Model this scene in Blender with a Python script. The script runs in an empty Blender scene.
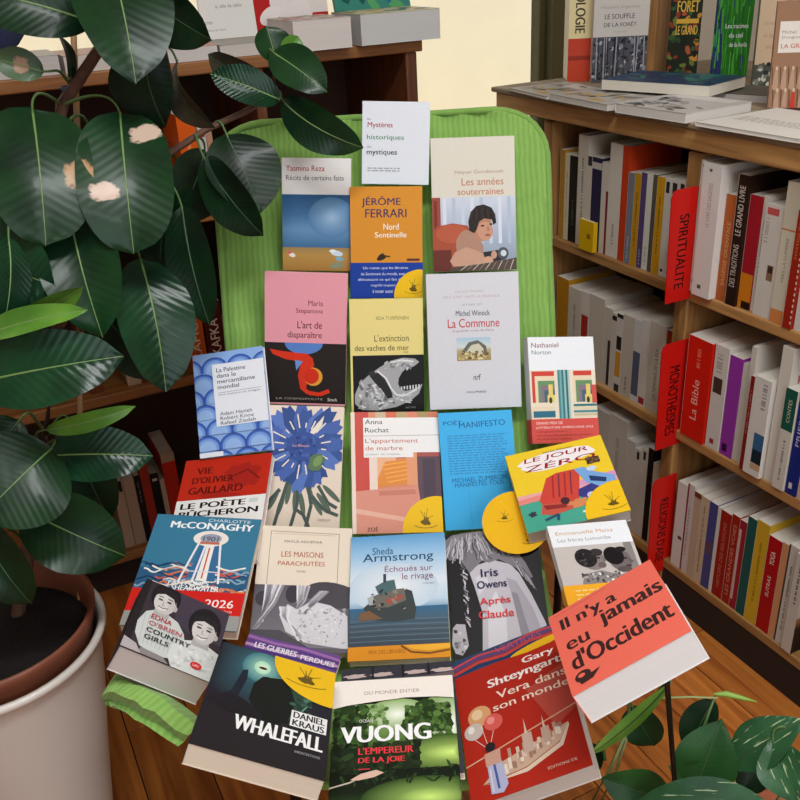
import bpy, math, random
from mathutils import Vector, Matrix

# ------------------------------------------------------------------ camera, world, lights, exposure
scene = bpy.context.scene
col = scene.collection
V = Vector
CAM = V((0.0, 0.0, 1.33))
FPX = 900.0
RX = V((0.88899448, -0.45522775, -0.04956323))       # camera right in world axes
RD = V((-0.24303446, -0.37731739, -0.89362511))      # camera down
RF = V((0.38810187, 0.80647336, -0.44606911))        # camera forward
cam_data = bpy.data.cameras.new('camera')
cam = bpy.data.objects.new('camera', cam_data)
col.objects.link(cam)
cam_data.sensor_width = 36.0
cam_data.lens = 36.0 * FPX / 800.0
cam_data.clip_start = 0.05
cam.matrix_world = Matrix(((RX.x, -RD.x, -RF.x, CAM.x), (RX.y, -RD.y, -RF.y, CAM.y), (RX.z, -RD.z, -RF.z, CAM.z), (0, 0, 0, 1)))
scene.camera = cam

world = bpy.data.worlds.new('sky')
scene.world = world
world.use_nodes = True
wn = world.node_tree.nodes
wn['Background'].inputs[0].default_value = (0.62, 0.78, 1.0, 1)
wn['Background'].inputs[1].default_value = 0.9

def lamp(name, kind, loc, aim, energy, color=(1, 1, 1), size=None):
    d = bpy.data.lights.new(name, kind)
    d.energy = energy
    d.color = color
    if kind == 'AREA':
        d.shape = 'RECTANGLE'
        d.size, d.size_y = size
    if kind == 'SUN':
        d.angle = math.radians(1.0)
    o = bpy.data.objects.new(name, d)
    col.objects.link(o)
    o.location = loc
    o.rotation_euler = (V(aim) - V(loc)).to_track_quat('-Z', 'Y').to_euler()
    return o

lamp('sun', 'SUN', (0, -4, 7), (0.8, 1.6, 0), 3.6, (1.0, 0.95, 0.88))
# daylight coming in through the shop window behind the photographer
lamp('shop_window_daylight', 'AREA', (0.30, -2.15, 1.85), (0.5, 1.2, 0.80), 34, (0.90, 0.955, 1.0), (2.4, 1.6))
scene.view_settings.view_transform = 'Standard'
scene.view_settings.look = 'None'
scene.view_settings.gamma = 1.0
scene.view_settings.use_curve_mapping = False
scene.view_settings.exposure = -0.30

# ------------------------------------------------------------------ helpers
def ray(x, y):
    return RX * ((x - 400) / FPX) + RD * ((y - 400) / FPX) + RF
def at(x, y, d):
    return CAM + ray(x, y) * d
def on_x(x, y, X):
    r = ray(x, y); return CAM + r * (X / r.x)
def on_y(x, y, Y):
    r = ray(x, y); return CAM + r * (Y / r.y)
def on_z(x, y, Z):
    r = ray(x, y); return CAM + r * ((Z - CAM.z) / r.z)
def shelf_y(x, X, Z):
    """world Y of the point of the shelf edge (X, Z) that lies at photo column x"""
    k = (x - 400) / FPX
    a = RX - RF * k
    return -(a.x * X + a.z * (Z - CAM.z)) / a.y
def shelf_x(x, Y, Z):
    k = (x - 400) / FPX
    a = RX - RF * k
    return -(a.y * Y + a.z * (Z - CAM.z)) / a.x

def lin(h, g=1.0):
    if isinstance(h, (tuple, list)):
        return tuple(h)
    h = h.lstrip('#')
    o = []
    for i in (0, 2, 4):
        c = int(h[i:i + 2], 16) / 255.0
        o.append((c / 12.92 if c <= 0.04045 else ((c + 0.055) / 1.055) ** 2.4) * g)
    return tuple(o)

def tag(o, label=None, cat=None, group=None, kind=None):
    if label: o['label'] = label
    if cat: o['category'] = cat
    if group: o['group'] = group
    if kind: o['kind'] = kind
    return o

def empty(name, loc=(0, 0, 0), parent=None):
    o = bpy.data.objects.new(name, None)
    o.empty_display_size = 0.02
    col.objects.link(o)
    o.location = loc
    if parent: o.parent = parent
    return o

class MB:
    """collects vertices, faces and face colours and links them as ONE mesh object"""
    def __init__(s):
        s.v, s.f, s.c, s.uv = [], [], [], []
    def face(s, pts, c=None):
        n = len(s.v)
        s.v += [tuple(p) for p in pts]
        s.f.append(tuple(range(n, n + len(pts))))
        s.c.append(c)
    def box(s, lo, hi, c=None, skip=()):
        x0, y0, z0 = lo; x1, y1, z1 = hi
        n = len(s.v)
        s.v += [(x0, y0, z0), (x1, y0, z0), (x1, y1, z0), (x0, y1, z0), (x0, y0, z1), (x1, y0, z1), (x1, y1, z1), (x0, y1, z1)]
        for q in ((0, 3, 2, 1), (4, 5, 6, 7), (0, 1, 5, 4), (1, 2, 6, 5), (2, 3, 7, 6), (3, 0, 4, 7)):
            s.f.append(tuple(n + i for i in q)); s.c.append(c)
    def grid(s, rows, c=None, uvs=None, closed=False):
        n = len(s.v); m = len(rows[0])
        for r in rows: s.v += [tuple(p) for p in r]
        for i in range(len(rows) - 1):
            for j in range(m if closed else m - 1):
                k = (j + 1) % m
                s.f.append((n + i * m + j, n + i * m + k, n + (i + 1) * m + k, n + (i + 1) * m + j)); s.c.append(c)
        if uvs: s.uv += uvs
    def tube(s, pts, rad, sides=8, c=None, cap=True):
        pts = [V(p) for p in pts]
        if not isinstance(rad, (list, tuple)): rad = [rad] * len(pts)
        rows = []
        up = V((0.31, 0.2, 0.93))
        for i, p in enumerate(pts):
            d = (pts[min(i + 1, len(pts) - 1)] - pts[max(i - 1, 0)]).normalized()
            a = d.cross(up)
            if a.length < 1e-3: a = d.cross(V((1, 0, 0)))
            a.normalize(); b = d.cross(a)
            rows.append([p + (a * math.cos(2 * math.pi * k / sides) + b * math.sin(2 * math.pi * k / sides)) * rad[i] for k in range(sides)])
        s.grid(rows, c, closed=True)
        if cap:
            s.face(rows[0][::-1], c); s.face(rows[-1], c)
    def lathe(s, prof, sides=48, c=None):
        s.grid([[(r * math.cos(2 * math.pi * k / sides), r * math.sin(2 * math.pi * k / sides), z) for k in range(sides)] for r, z in prof], c, closed=True)
    def build(s, name, mat, parent=None, smooth=False, loc=None, bevel=0):
        me = bpy.data.meshes.new(name)
        me.from_pydata(s.v, [], s.f)
        if any(c is not None for c in s.c):
            at_ = me.color_attributes.new('Col', 'FLOAT_COLOR', 'CORNER')
            buf = []
            for f, c in zip(s.f, s.c):
                if c is None: c = (1, 1, 1)
                if isinstance(c[0], (tuple, list)):
                    for k in range(len(f)): buf += [*c[k], 1.0]
                else:
                    buf += [*c, 1.0] * len(f)
            at_.data.foreach_set('color', buf)
        if s.uv and len(s.uv) == len(s.v):
            ul = me.uv_layers.new(name='UVMap')
            b2 = []
            for f in s.f:
                for i in f: b2 += s.uv[i]
            ul.data.foreach_set('uv', b2)
        if smooth:
            me.polygons.foreach_set('use_smooth', [True] * len(me.polygons))
        me.materials.append(mat)
        me.update()
        o = bpy.data.objects.new(name, me)
        col.objects.link(o)
        if loc is not None: o.location = loc
        if parent: o.parent = parent
        if bevel:
            b = o.modifiers.new('bevel', 'BEVEL'); b.width = bevel; b.segments = 2; b.limit_method = 'ANGLE'
        return o

def new_mat(name):
    m = bpy.data.materials.new(name)
    m.use_nodes = True
    nt = m.node_tree
    return m, nt, nt.nodes['Principled BSDF'], lambda t: nt.nodes.new('ShaderNode' + t), nt.links.new

def plain(name, c, rough=0.6, metal=0.0, spec=0.5, var=0.0, scale=40, bump=0.0):
    m, nt, p, N, L = new_mat(name)
    c = lin(c)
    p.inputs['Roughness'].default_value = rough
    p.inputs['Metallic'].default_value = metal
    p.inputs['Specular IOR Level'].default_value = spec
    p.inputs['Base Color'].default_value = (*c, 1)
    if var or bump:
        tc = N('TexCoord'); no = N('TexNoise'); no.inputs['Scale'].default_value = scale; no.inputs['Detail'].default_value = 5
        L(tc.outputs['Object'], no.inputs['Vector'])
        if var:
            r = N('ValToRGB'); r.color_ramp.elements[0].color = (*[x * (1 - var) for x in c], 1); r.color_ramp.elements[1].color = (*[min(1, x * (1 + var)) for x in c], 1)
            r.color_ramp.elements[0].position = 0.3; r.color_ramp.elements[1].position = 0.7
            L(no.outputs['Fac'], r.inputs['Fac']); L(r.outputs['Color'], p.inputs['Base Color'])
        if bump:
            b = N('Bump'); b.inputs['Strength'].default_value = bump; b.inputs['Distance'].default_value = 0.004
            L(no.outputs['Fac'], b.inputs['Height']); L(b.outputs['Normal'], p.inputs['Normal'])
    return m

def wood(name, c0, c1, axis='y', rough=0.5, scale=7.0, rand=True):
    m, nt, p, N, L = new_mat(name)
    p.inputs['Roughness'].default_value = rough
    tc = N('TexCoord'); mp = N('Mapping'); no = N('TexNoise'); r = N('ValToRGB')
    st = {'x': (0.6, 9, 9), 'y': (9, 0.6, 9), 'z': (9, 9, 0.6)}[axis]
    mp.inputs['Scale'].default_value = st
    no.inputs['Scale'].default_value = scale; no.inputs['Detail'].default_value = 7; no.inputs['Distortion'].default_value = 0.6
    L(tc.outputs['Object'], mp.inputs['Vector']); L(mp.outputs['Vector'], no.inputs['Vector'])
    r.color_ramp.elements[0].color = (*lin(c0), 1); r.color_ramp.elements[1].color = (*lin(c1), 1)
    r.color_ramp.elements[0].position = 0.32; r.color_ramp.elements[1].position = 0.68
    L(no.outputs['Fac'], r.inputs['Fac'])
    out = r.outputs['Color']
    if rand:
        oi = N('ObjectInfo'); hs = N('HueSaturation'); mr = N('MapRange')
        mr.inputs['To Min'].default_value = 0.75; mr.inputs['To Max'].default_value = 1.2
        L(oi.outputs['Random'], mr.inputs['Value']); L(mr.outputs['Result'], hs.inputs['Value']); L(out, hs.inputs['Color'])
        L(oi.outputs['Random'], mp.inputs['Location'])
        out = hs.outputs['Color']
    L(out, p.inputs['Base Color'])
    b = N('Bump'); b.inputs['Strength'].default_value = 0.15; b.inputs['Distance'].default_value = 0.002
    L(no.outputs['Fac'], b.inputs['Height']); L(b.outputs['Normal'], p.inputs['Normal'])
    return m

def print_mat(name, rough, coat=0.0):
    m, nt, p, N, L = new_mat(name)
    a = N('VertexColor'); a.layer_name = 'Col'
    no = N('TexNoise'); no.inputs['Scale'].default_value = 240; no.inputs['Detail'].default_value = 3
    tc = N('TexCoord'); L(tc.outputs['Object'], no.inputs['Vector'])
    mx = N('Mix'); mx.data_type = 'RGBA'; mx.blend_type = 'MULTIPLY'; mx.inputs[0].default_value = 0.10
    L(a.outputs['Color'], mx.inputs[6]); L(no.outputs['Color'], mx.inputs[7])
    L(mx.outputs[2], p.inputs['Base Color'])
    p.inputs['Roughness'].default_value = rough
    p.inputs['Coat Weight'].default_value = coat
    p.inputs['Specular IOR Level'].default_value = 0.16
    p.inputs['Coat Roughness'].default_value = 0.25
    return m

def page_mat(name, c):
    m, nt, p, N, L = new_mat(name)
    tc = N('TexCoord'); mp = N('Mapping'); mp.inputs['Scale'].default_value = (2, 2, 2600)
    no = N('TexNoise'); no.inputs['Scale'].default_value = 1.0; no.inputs['Detail'].default_value = 2
    L(tc.outputs['Object'], mp.inputs['Vector']); L(mp.outputs['Vector'], no.inputs['Vector'])
    r = N('ValToRGB'); cc = lin(c)
    r.color_ramp.elements[0].color = (*[x * 0.88 for x in cc], 1); r.color_ramp.elements[1].color = (*[min(1, x * 1.04) for x in cc], 1)
    r.color_ramp.elements[0].position = 0.3; r.color_ramp.elements[1].position = 0.62
    L(no.outputs['Fac'], r.inputs['Fac']); L(r.outputs['Color'], p.inputs['Base Color'])
    p.inputs['Roughness'].default_value = 0.85
    return m

M_PRINT = print_mat('printed_cover', 0.42, 0.0)
M_PAGES = {}
def pages_m(c):
    if c not in M_PAGES: M_PAGES[c] = page_mat('page_block_' + c, c)
    return M_PAGES[c]

# ------------------------------------------------------------------ lettering
GLYPHS = {}
def glyph(s, bold=0.0):
    k = (s, bold)
    if k not in GLYPHS:
        cu = bpy.data.curves.new('t', 'FONT')
        cu.body = s; cu.size = 1.0; cu.resolution_u = 3; cu.offset = bold
        o = bpy.data.objects.new('t', cu)
        me = bpy.data.meshes.new_from_object(o)
        vs = [(v.co.x, v.co.y) for v in me.vertices]
        fs = [tuple(p.vertices) for p in me.polygons]
        bpy.data.objects.remove(o); bpy.data.curves.remove(cu); bpy.data.meshes.remove(me)
        x0 = min(v[0] for v in vs); x1 = max(v[0] for v in vs); y0 = min(v[1] for v in vs); y1 = max(v[1] for v in vs)
        GLYPHS[k] = ([((x - x0) / (x1 - x0 or 1), (y - y0) / (y1 - y0 or 1)) for x, y in vs], fs)
    return GLYPHS[k]

class Art:
    """flat print on a face: u runs right and v runs down, both 0..1"""
    def __init__(s, o, ex, ey, n):
        s.o, s.ex, s.ey, s.n = V(o), V(ex), V(ey), V(n)
        s.k = 1
        s.shapes, s.letters, s.letters_stuff = MB(), [], MB()
        s.asp = s.ey.length / s.ex.length
    def p(s, u, v):
        return s.o + s.ex * u + s.ey * v + s.n * (0.00003 * s.k)
    def poly(s, pts, c):
        s.k += 1
        if isinstance(c, list): c = [lin(x) for x in c]
        else: c = lin(c)
        if not isinstance(c, list):      # trim to the face
            for ax_, lim, sg in ((0, 0.0, 1), (0, 1.0, -1), (1, 0.0, 1), (1, 1.0, -1)):
                res = []
                for i in range(len(pts)):
                    a_, b_ = pts[i], pts[(i + 1) % len(pts)]
                    ia, ib = sg * (a_[ax_] - lim) >= -1e-9, sg * (b_[ax_] - lim) >= -1e-9
                    if ia: res.append(a_)
                    if ia != ib:
                        t = (lim - a_[ax_]) / (b_[ax_] - a_[ax_])
                        res.append((a_[0] + (b_[0] - a_[0]) * t, a_[1] + (b_[1] - a_[1]) * t))
                pts = res
                if len(pts) < 3: return
        # keep every polygon facing outward
        ar = sum(pts[i][0] * pts[(i + 1) % len(pts)][1] - pts[(i + 1) % len(pts)][0] * pts[i][1] for i in range(len(pts)))
        if ar > 0:
            pts = pts[::-1]
            if isinstance(c, list): c = c[::-1]
        s.shapes.face([s.p(u, v) for u, v in pts], c)
    def rect(s, u0, v0, u1, v1, c, cb=None):
        if cb: c = [c, c, cb, cb]
        s.poly([(u0, v0), (u1, v0), (u1, v1), (u0, v1)], c)
    def grad(s, u0, v0, u1, v1, stops):
        """stops: (position, colour) from top to bottom"""
        for (a, ca), (b, cb) in zip(stops, stops[1:]):
            s.rect(u0, v0 + (v1 - v0) * a, u1, v0 + (v1 - v0) * b, ca, cb); s.k -= 1
        s.k += 1
    def glow(s, cu, cv, ru, rv, cin, cout, n=28):
        """soft round blend from cin in the middle to cout at the rim"""
        cl = lambda q: (min(max(q[0], 0), 1), min(max(q[1], 0), 1))
        mid_ = '%02x%02x%02x' % tuple((int(cin[i:i + 2], 16) + int(cout[i:i + 2], 16)) // 2 for i in (0, 2, 4))
        for (r0, c0), (r1, c1) in (((0, cin), (.45, mid_)), ((.45, mid_), (1, cout))):
            for i in range(n):
                a0, a1 = 2 * math.pi * i / n, 2 * math.pi * (i + 1) / n
                P = lambda r, a_: cl((cu + ru * r * math.cos(a_), cv + rv * r * math.sin(a_)))
                s.poly([P(r0, a0), P(r1, a0), P(r1, a1), P(r0, a1)] if r0 else [P(0, 0), P(r1, a0), P(r1, a1)], [c0, c1, c1, c0] if r0 else [c0, c1, c1]); s.k -= 1
        s.k += 1
    def ell(s, cu, cv, ru, rv, c, rot=0, n=20, a0=0, a1=360, wob=0, seed=1):
        rnd = random.Random(seed); pts = []
        ca, sa = math.cos(math.radians(rot)), math.sin(math.radians(rot))
        for i in range(n + (a1 - a0 < 360)):
            t = math.radians(a0 + (a1 - a0) * i / n); k = 1 + rnd.uniform(-wob, wob)
            x, y = ru * math.cos(t) * k, rv * s.asp * math.sin(t) * k
            pts.append((cu + x * ca - y * sa, cv + (x * sa + y * ca) / s.asp))
        s.poly(pts, c)
    def line(s, pts, wd, c):
        """polyline of width wd (in units of the face's width)"""
        s.k += 1
        c = lin(c)
        for (u0, v0), (u1, v1) in zip(pts, pts[1:]):
            dx, dy = u1 - u0, (v1 - v0) * s.asp
            l = math.hypot(dx, dy) or 1e-6
            nx, ny = -dy / l * wd / 2, dx / l * wd / 2 / s.asp
            s.shapes.face([s.p(u0 - nx, v0 - ny), s.p(u0 + nx, v0 + ny), s.p(u1 + nx, v1 + ny), s.p(u1 - nx, v1 - ny)], c)
    def scatter(s, n, u0, v0, u1, v1, ru, rv, cols, seed=1, rot=(0, 180), sides=6):
        r = random.Random(seed)
        for i in range(n):
            a = r.uniform(0.5, 1.0)
            s.ell(min(max(r.uniform(u0, u1), u0 + ru * a), u1 - ru * a), min(max(r.uniform(v0, v1), v0 + rv * a), v1 - rv * a), ru * a, rv * a, r.choice(cols), 0 if rot == 0 else r.uniform(*rot), sides, wob=0.25, seed=i)
            if i % 8: s.k -= 1
    def text(s, t, u0, v0, u1, v1, c, bold=0.0, turn=0, rot=0.0, shear=0.0):
        vs, fs = glyph(t)
        s.k += 1
        cu, cv = (u0 + u1) / 2, (v0 + v1) / 2
        ca, sa = math.cos(math.radians(rot)), math.sin(math.radians(rot))
        mb = MB(); c = lin(c)
        # heavier type: the same letters set again, shifted by a hair
        em = (u1 - u0) if turn else (v1 - v0) * s.asp
        shifts = [0.0] if bold <= 0.003 else [-bold * em * 0.9, 0.0, bold * em * 0.9]
        for sh in shifts:
            out = []
            s.k += 0.15
            for x, y in vs:
                if turn == 1:    u, v = u1 - (u1 - u0) * y, v1 - (v1 - v0) * x + sh / s.asp      # reads upward
                elif turn == -1: u, v = u0 + (u1 - u0) * y, v0 + (v1 - v0) * x + sh / s.asp      # reads downward
                else:            u, v = u0 + (u1 - u0) * x + shear * (y - .5) * (v1 - v0) + sh, v1 - (v1 - v0) * y
                if rot:
                    dx, dy = u - cu, (v - cv) * s.asp
                    u, v = cu + dx * ca + dy * sa, cv + (-dx * sa + dy * ca) / s.asp
                out.append(s.p(u, v))
            n = len(mb.v)
            mb.v += [tuple(q) for q in out]
            for f in fs:
                mb.f.append(tuple(n + i for i in f)); mb.c.append(c)
        s.letters.append(mb)
    def lines(s, n, u0, v0, u1, v1, c, fill=0.45, seed=3):
        """tiny unreadable text set as broken rules"""
        r = random.Random(seed); dv = (v1 - v0) / n; c = lin(c)
        s.k += 1
        for i in range(n):
            u = u0; e = u1 - r.uniform(0, 0.12) * (u1 - u0)
            while u < e:
                w = r.uniform(0.03, 0.10); w = min(w, e - u)
                v = v0 + dv * i
                s.letters_stuff.face([s.p(u, v), s.p(u, v + dv * fill), s.p(u + w, v + dv * fill), s.p(u + w, v)], c)
                u += w + 0.018
    def build(s, parent, names=('cover_art', 'lettering')):
        if s.shapes.f: s.shapes.build(names[0], M_PRINT, parent)
        for mb in s.letters: mb.build(names[1], M_PRINT, parent)
        if s.letters_stuff.f: s.letters_stuff.build('small_print', M_PRINT, parent)['kind'] = 'stuff'

def emblem(b, x, y, r):
    """little bee over an open book with a curved line of lettering below"""
    dk = '6a5416'
    b.ell(x, y + r * .04 / b.asp, r * .13, r * .085, dk, wob=.35, n=14)
    for dx, dy in ((-.15, -.28), (.06, -.32), (.22, -.13), (-.04, -.22)):
        b.line([(x, y), (x + r * dx, y + r * dy / b.asp)], r * .016, '8a7020')
    b.line([(x + r * .36 * math.cos(q), y + r * (.08 + .15 * math.sin(q)) / b.asp) for q in [math.radians(25 + 13 * i) for i in range(11)]], r * .02, '9a7e22')

def frame(L, psi, rho):
    """right, up and outward axes of a cover leaning back by L, turned by psi, rolled by rho (degrees)"""
    L, psi, rho = (math.radians(a) for a in (L, psi, rho))
    fw = V((0.4336341, 0.90108905, 0)); rt = V((0.90108905, -0.4336341, 0)); up0 = V((0, 0, 1))
    a = fw * math.cos(psi) + rt * math.sin(psi)
    r = a.cross(up0)
    up = up0 * math.cos(L) + a * math.sin(L)
    n = r.cross(up)
    return r * math.cos(rho) + up * math.sin(rho), up * math.cos(rho) - r * math.sin(rho), n

def book(P, axes, w, h, t, label, cover='f2f0ea', pages='e6ded0', spine=None, front=None, back_art=None, spine_art=None, name='paperback_book', cat='book', group=None, back=None):
    """P is the middle of the front cover; local x right, y up, z out of the cover; the spine is at -x"""
    r, u, n = axes
    root = empty(name)
    b = V(P) - V(n) * t
    root.matrix_world = Matrix(((r.x, u.x, n.x, b.x), (r.y, u.y, n.y, b.y), (r.z, u.z, n.z, b.z), (0, 0, 0, 1)))
    tag(root, label, cat, group)
    e = 0.0006
    mb = MB(); cc = lin(cover); cs = lin(spine or cover)
    mb.box((-w / 2, -h / 2, t - e), (w / 2, h / 2, t), cc)
    mb.box((-w / 2, -h / 2, 0), (w / 2, h / 2, e), lin(back or pages))
    mb.box((-w / 2, -h / 2, e), (-w / 2 + e, h / 2, t - e), cs)
    mb.build('cover', M_PRINT, root)
    if t > 0.003:
        pb = MB(); pb.box((-w / 2 + e, -h / 2 + 0.0008, e), (w / 2 - 0.001, h / 2 - 0.0008, t - e)); pb.build('page_block', pages_m(pages), root)
    if front:
        a = Art((-w / 2, h / 2, t), (w, 0, 0), (0, -h, 0), (0, 0, 1)); a.root = root; a.w, a.h, a.t = w, h, t
        front(a); a.build(root)
    if spine_art:
        a = Art((-w / 2, h / 2, 0), (0, 0, t), (0, -h, 0), (-1, 0, 0)); a.root = root
        spine_art(a); a.build(root, ('spine_art', 'spine_lettering'))
    return root

M_STICK = print_mat('sticker_paper', 0.55)
def sticker(a, cu, cv, r, clip=(0, 0, 1, 1), colr='f2c21c', marks=((0, 0),), lift=0.0012):
    """round yellow bookseller's sticker, cut off at the edges of the cover; r in cover widths"""
    mb = MB(); pts = []
    for i in range(48):
        t = 2 * math.pi * i / 48
        u, v = cu + r * math.cos(t), cv + r * math.sin(t) / a.asp
        u = min(max(u, clip[0]), clip[2]); v = min(max(v, clip[1]), clip[3])
        q = (u, v)
        if not pts or (abs(pts[-1][0] - u) + abs(pts[-1][1] - v)) > 1e-4: pts.append(q)
    up = [a.o + a.ex * u + a.ey * v + a.n * lift for u, v in pts]
    lo = [q - a.n * 0.0003 for q in up]
    c = lin(colr)
    mb.face(up[::-1], c); mb.face(lo, c)
    for i in range(len(up)):
        j = (i + 1) % len(up)
        mb.face([up[i], up[j], lo[j], lo[i]], c)
    st = mb.build('sticker', M_STICK, a.root)
    b = Art(a.o + a.n * (lift + 0.0001), a.ex, a.ey, a.n)
    for du, dv in marks: emblem(b, cu + du, cv + dv, r)
    b.build(st, ('emblem', 'emblem_lettering'))
    return st

def band(a, v0, v1, c, cb=None, lift=0.0009):
    """paper band wrapped over the cover"""
    mb = MB(); w2 = a.w / 2 + 0.0005
    y0, y1 = a.h / 2 - a.h * v1, a.h / 2 - a.h * v0
    mb.box((-w2, y0, a.t), (w2, y1, a.t + lift), lin(c))
    mb.box((-w2 - .0005, y0, 0), (-w2, y1, a.t + lift), lin(c))
    mb.build('paper_band', M_STICK, a.root)
    return Art((-a.w / 2, a.h / 2, a.t + lift), (a.w, 0, 0), (0, -a.h, 0), (0, 0, 1))

# ------------------------------------------------------------------ materials of the place
W_PINE_Y = wood('pine_along_y', '94683a', 'c2935a', 'y', 0.5)
W_PINE_Z = wood('pine_upright', '8c6034', 'ba8a50', 'z', 0.5)
W_PINE_X = wood('pine_along_x', '7c4a22', 'a87038', 'x', 0.5)
W_DARK_X = wood('brown_board', '4a2714', '6c3a1e', 'x', 0.55)
W_DARK_Z = wood('brown_upright', '4c2815', '70401f', 'z', 0.55)
W_WORN = wood('worn_counter', '7a6a55', 'a3937a', 'y', 0.6)
W_FLOOR = wood('floor_plank', '8e4c20', 'c47834', 'y', 0.32, 5.0)
M_GAP = plain('floor_gap', '1c0d06', 0.9)
M_WALL = plain('plaster_wall', 'd8d0bf', 0.9, var=0.04, scale=6)
M_CEIL = plain('ceiling_paint', 'e8e4da', 0.9)
M_KICK = plain('dark_plinth', '24150c', 0.8)
M_BACK = plain('dark_back_panel', '3a2113', 0.8, var=0.2, scale=8)
M_OLIVE = plain('olive_frame_paint', '5c5632', 0.5)
M_FACADE = plain('cream_render', 'f6e8c8', 0.95, var=0.03, scale=2)
M_BLACKM = plain('black_steel', '141414', 0.4, metal=0.6)
M_RED = plain('red_plastic', 'd21a14', 0.35)

# ------------------------------------------------------------------ room shell
def struct(name, lo, hi, mat, parent=None, label=None):
    mb = MB(); mb.box(lo, hi); o = mb.build(name, mat, parent)
    if not parent: o['kind'] = 'structure'
    return o

floor = struct('floor', (-3, -3, -0.10), (3.2, 2.6, -0.004), M_GAP)
rnd = random.Random(4)
plank_w = 0.118
shared = {}
for i in range(16):
    x = -0.42 + i * plank_w
    y = 0.25 - rnd.uniform(0, 0.5)
    while y < 1.95:
        L_ = rnd.choice((0.6, 0.75, 0.9))
        if L_ not in shared:
            mb = MB(); mb.box((0, 0, -0.02), (plank_w - 0.0022, L_ - 0.0022, 0.0))
            o = mb.build('plank', W_FLOOR, floor, bevel=0.0008); shared[L_] = o.data
        else:
            o = bpy.data.objects.new('plank', shared[L_]); col.objects.link(o); o.parent = floor
            b = o.modifiers.new('bevel', 'BEVEL'); b.width = 0.0008; b.segments = 2
        o.location = (x, y, rnd.uniform(-0.0006, 0.0006))
        y += L_
# floor outside the planked field that the photograph shows
M_FLOORFAR = wood('floor_far', '8e4c20', 'c47834', 'y', 0.35, 5.0, rand=False)
struct('floor_2', (-3, -3, -0.06), (-0.422, 2.6, -0.001), M_FLOORFAR)
struct('floor_3', (1.47, -3, -0.06), (3.2, 2.6, -0.001), M_FLOORFAR)
struct('floor_4', (-0.422, -3, -0.06), (1.47, -0.26, -0.001), M_FLOORFAR)
struct('floor_5', (-0.422, 2.15, -0.06), (1.47, 2.6, -0.0015), M_FLOORFAR)
struct('ceiling', (-3, -3, 2.7), (3.2, 2.8, 2.8), M_CEIL)
struct('wall_left', (-3.1, -3, -0.1), (-3, 2.8, 2.8), M_WALL)
struct('wall_right', (3.2, -3, -0.1), (3.3, 2.8, 2.8), M_WALL)
mb = MB()
mb.box((-3.1, -3.1, -0.1), (-1.85, -3, 2.8)); mb.box((1.2, -3.1, -0.1), (3.3, -3, 2.8)); mb.box((-1.85, -3.1, -0.1), (1.2, -3, 0.8)); mb.box((-1.85, -3.1, 2.5), (1.2, -3, 2.8))
mb.build('wall_front', M_WALL)['kind'] = 'structure'
mb = MB()
mb.box((-3.1, 2.6, -0.1), (-2.2, 2.72, 2.8)); mb.box((1.93, 2.6, -0.1), (3.3, 2.72, 2.8)); mb.box((-2.2, 2.6, -0.1), (1.93, 2.72, 0.25)); mb.box((-2.2, 2.6, 2.45), (1.93, 2.72, 2.8))
mb.build('wall_back', M_WALL)['kind'] = 'structure'
win = tag(empty('window_1', (0, 2.6, 0.25)), 'tall olive framed window with bright cream daylight behind', None, None, 'structure')
def wpart(name, lo, hi, m):
    mb = MB(); mb.box(lo, hi); return mb.build(name, m, win, bevel=0.003)
wpart('window_frame', (1.835, -0.06, 0.0), (1.93, 0.06, 2.2), M_OLIVE)
wpart('window_frame', (1.812, -0.02, 0.0), (1.835, 0.03, 2.2), M_OLIVE)
wpart('window_frame', (-2.2, -0.05, 0.0), (-2.1, 0.06, 2.2), M_OLIVE)
wpart('window_frame', (-2.1, -0.05, 0.0), (1.835, 0.06, 0.07), M_OLIVE)
wpart('window_frame', (-2.1, -0.05, 2.12), (1.835, 0.06, 2.2), M_OLIVE)
mg, nt, pg, N_, L_ = new_mat('window_glass')
pg.inputs['Transmission Weight'].default_value = 1.0; pg.inputs['Roughness'].default_value = 0.0; pg.inputs['IOR'].default_value = 1.02
mb = MB(); mb.face([(-2.1, 0.01, 0.07), (1.812, 0.01, 0.07), (1.812, 0.01, 2.12), (-2.1, 0.01, 2.12)])
mb.build('window_pane', mg, win)
mb = MB(); mb.box((-6, 7.5, -0.2), (9, 7.8, 5.5))
tag(mb.build('building_facade', M_FACADE), 'sunlit cream rendered facade seen through the window', 'building')
mb = MB(); mb.box((-6, 2.75, -0.25), (9, 7.5, -0.1))
mb.build('ground_street', plain('street_paving', 'b5a88c', 0.9))['kind'] = 'structure'
# ceiling panel lights of the shop
def panel(x, y, e, label):
    r = tag(empty('ceiling_light', (x, y, 2.7)), label, 'lamp', 'ceiling panel lights')
    mb = MB(); mb.box((-0.62, -0.17, -0.05), (0.62, 0.17, 0)); mb.build('housing', plain('lamp_housing', 'e8e8e4', 0.5), r)
    l = lamp('ceiling_panel_glow', 'AREA', (x, y, 2.64), (x, y, 0), e, (0.96, 0.985, 1.0), (1.2, 0.3))
panel(0.25, 0.15, 42, 'long ceiling light panel above the display chair')
panel(0.9, -1.1, 16, 'long ceiling light panel behind the photographer')

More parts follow.
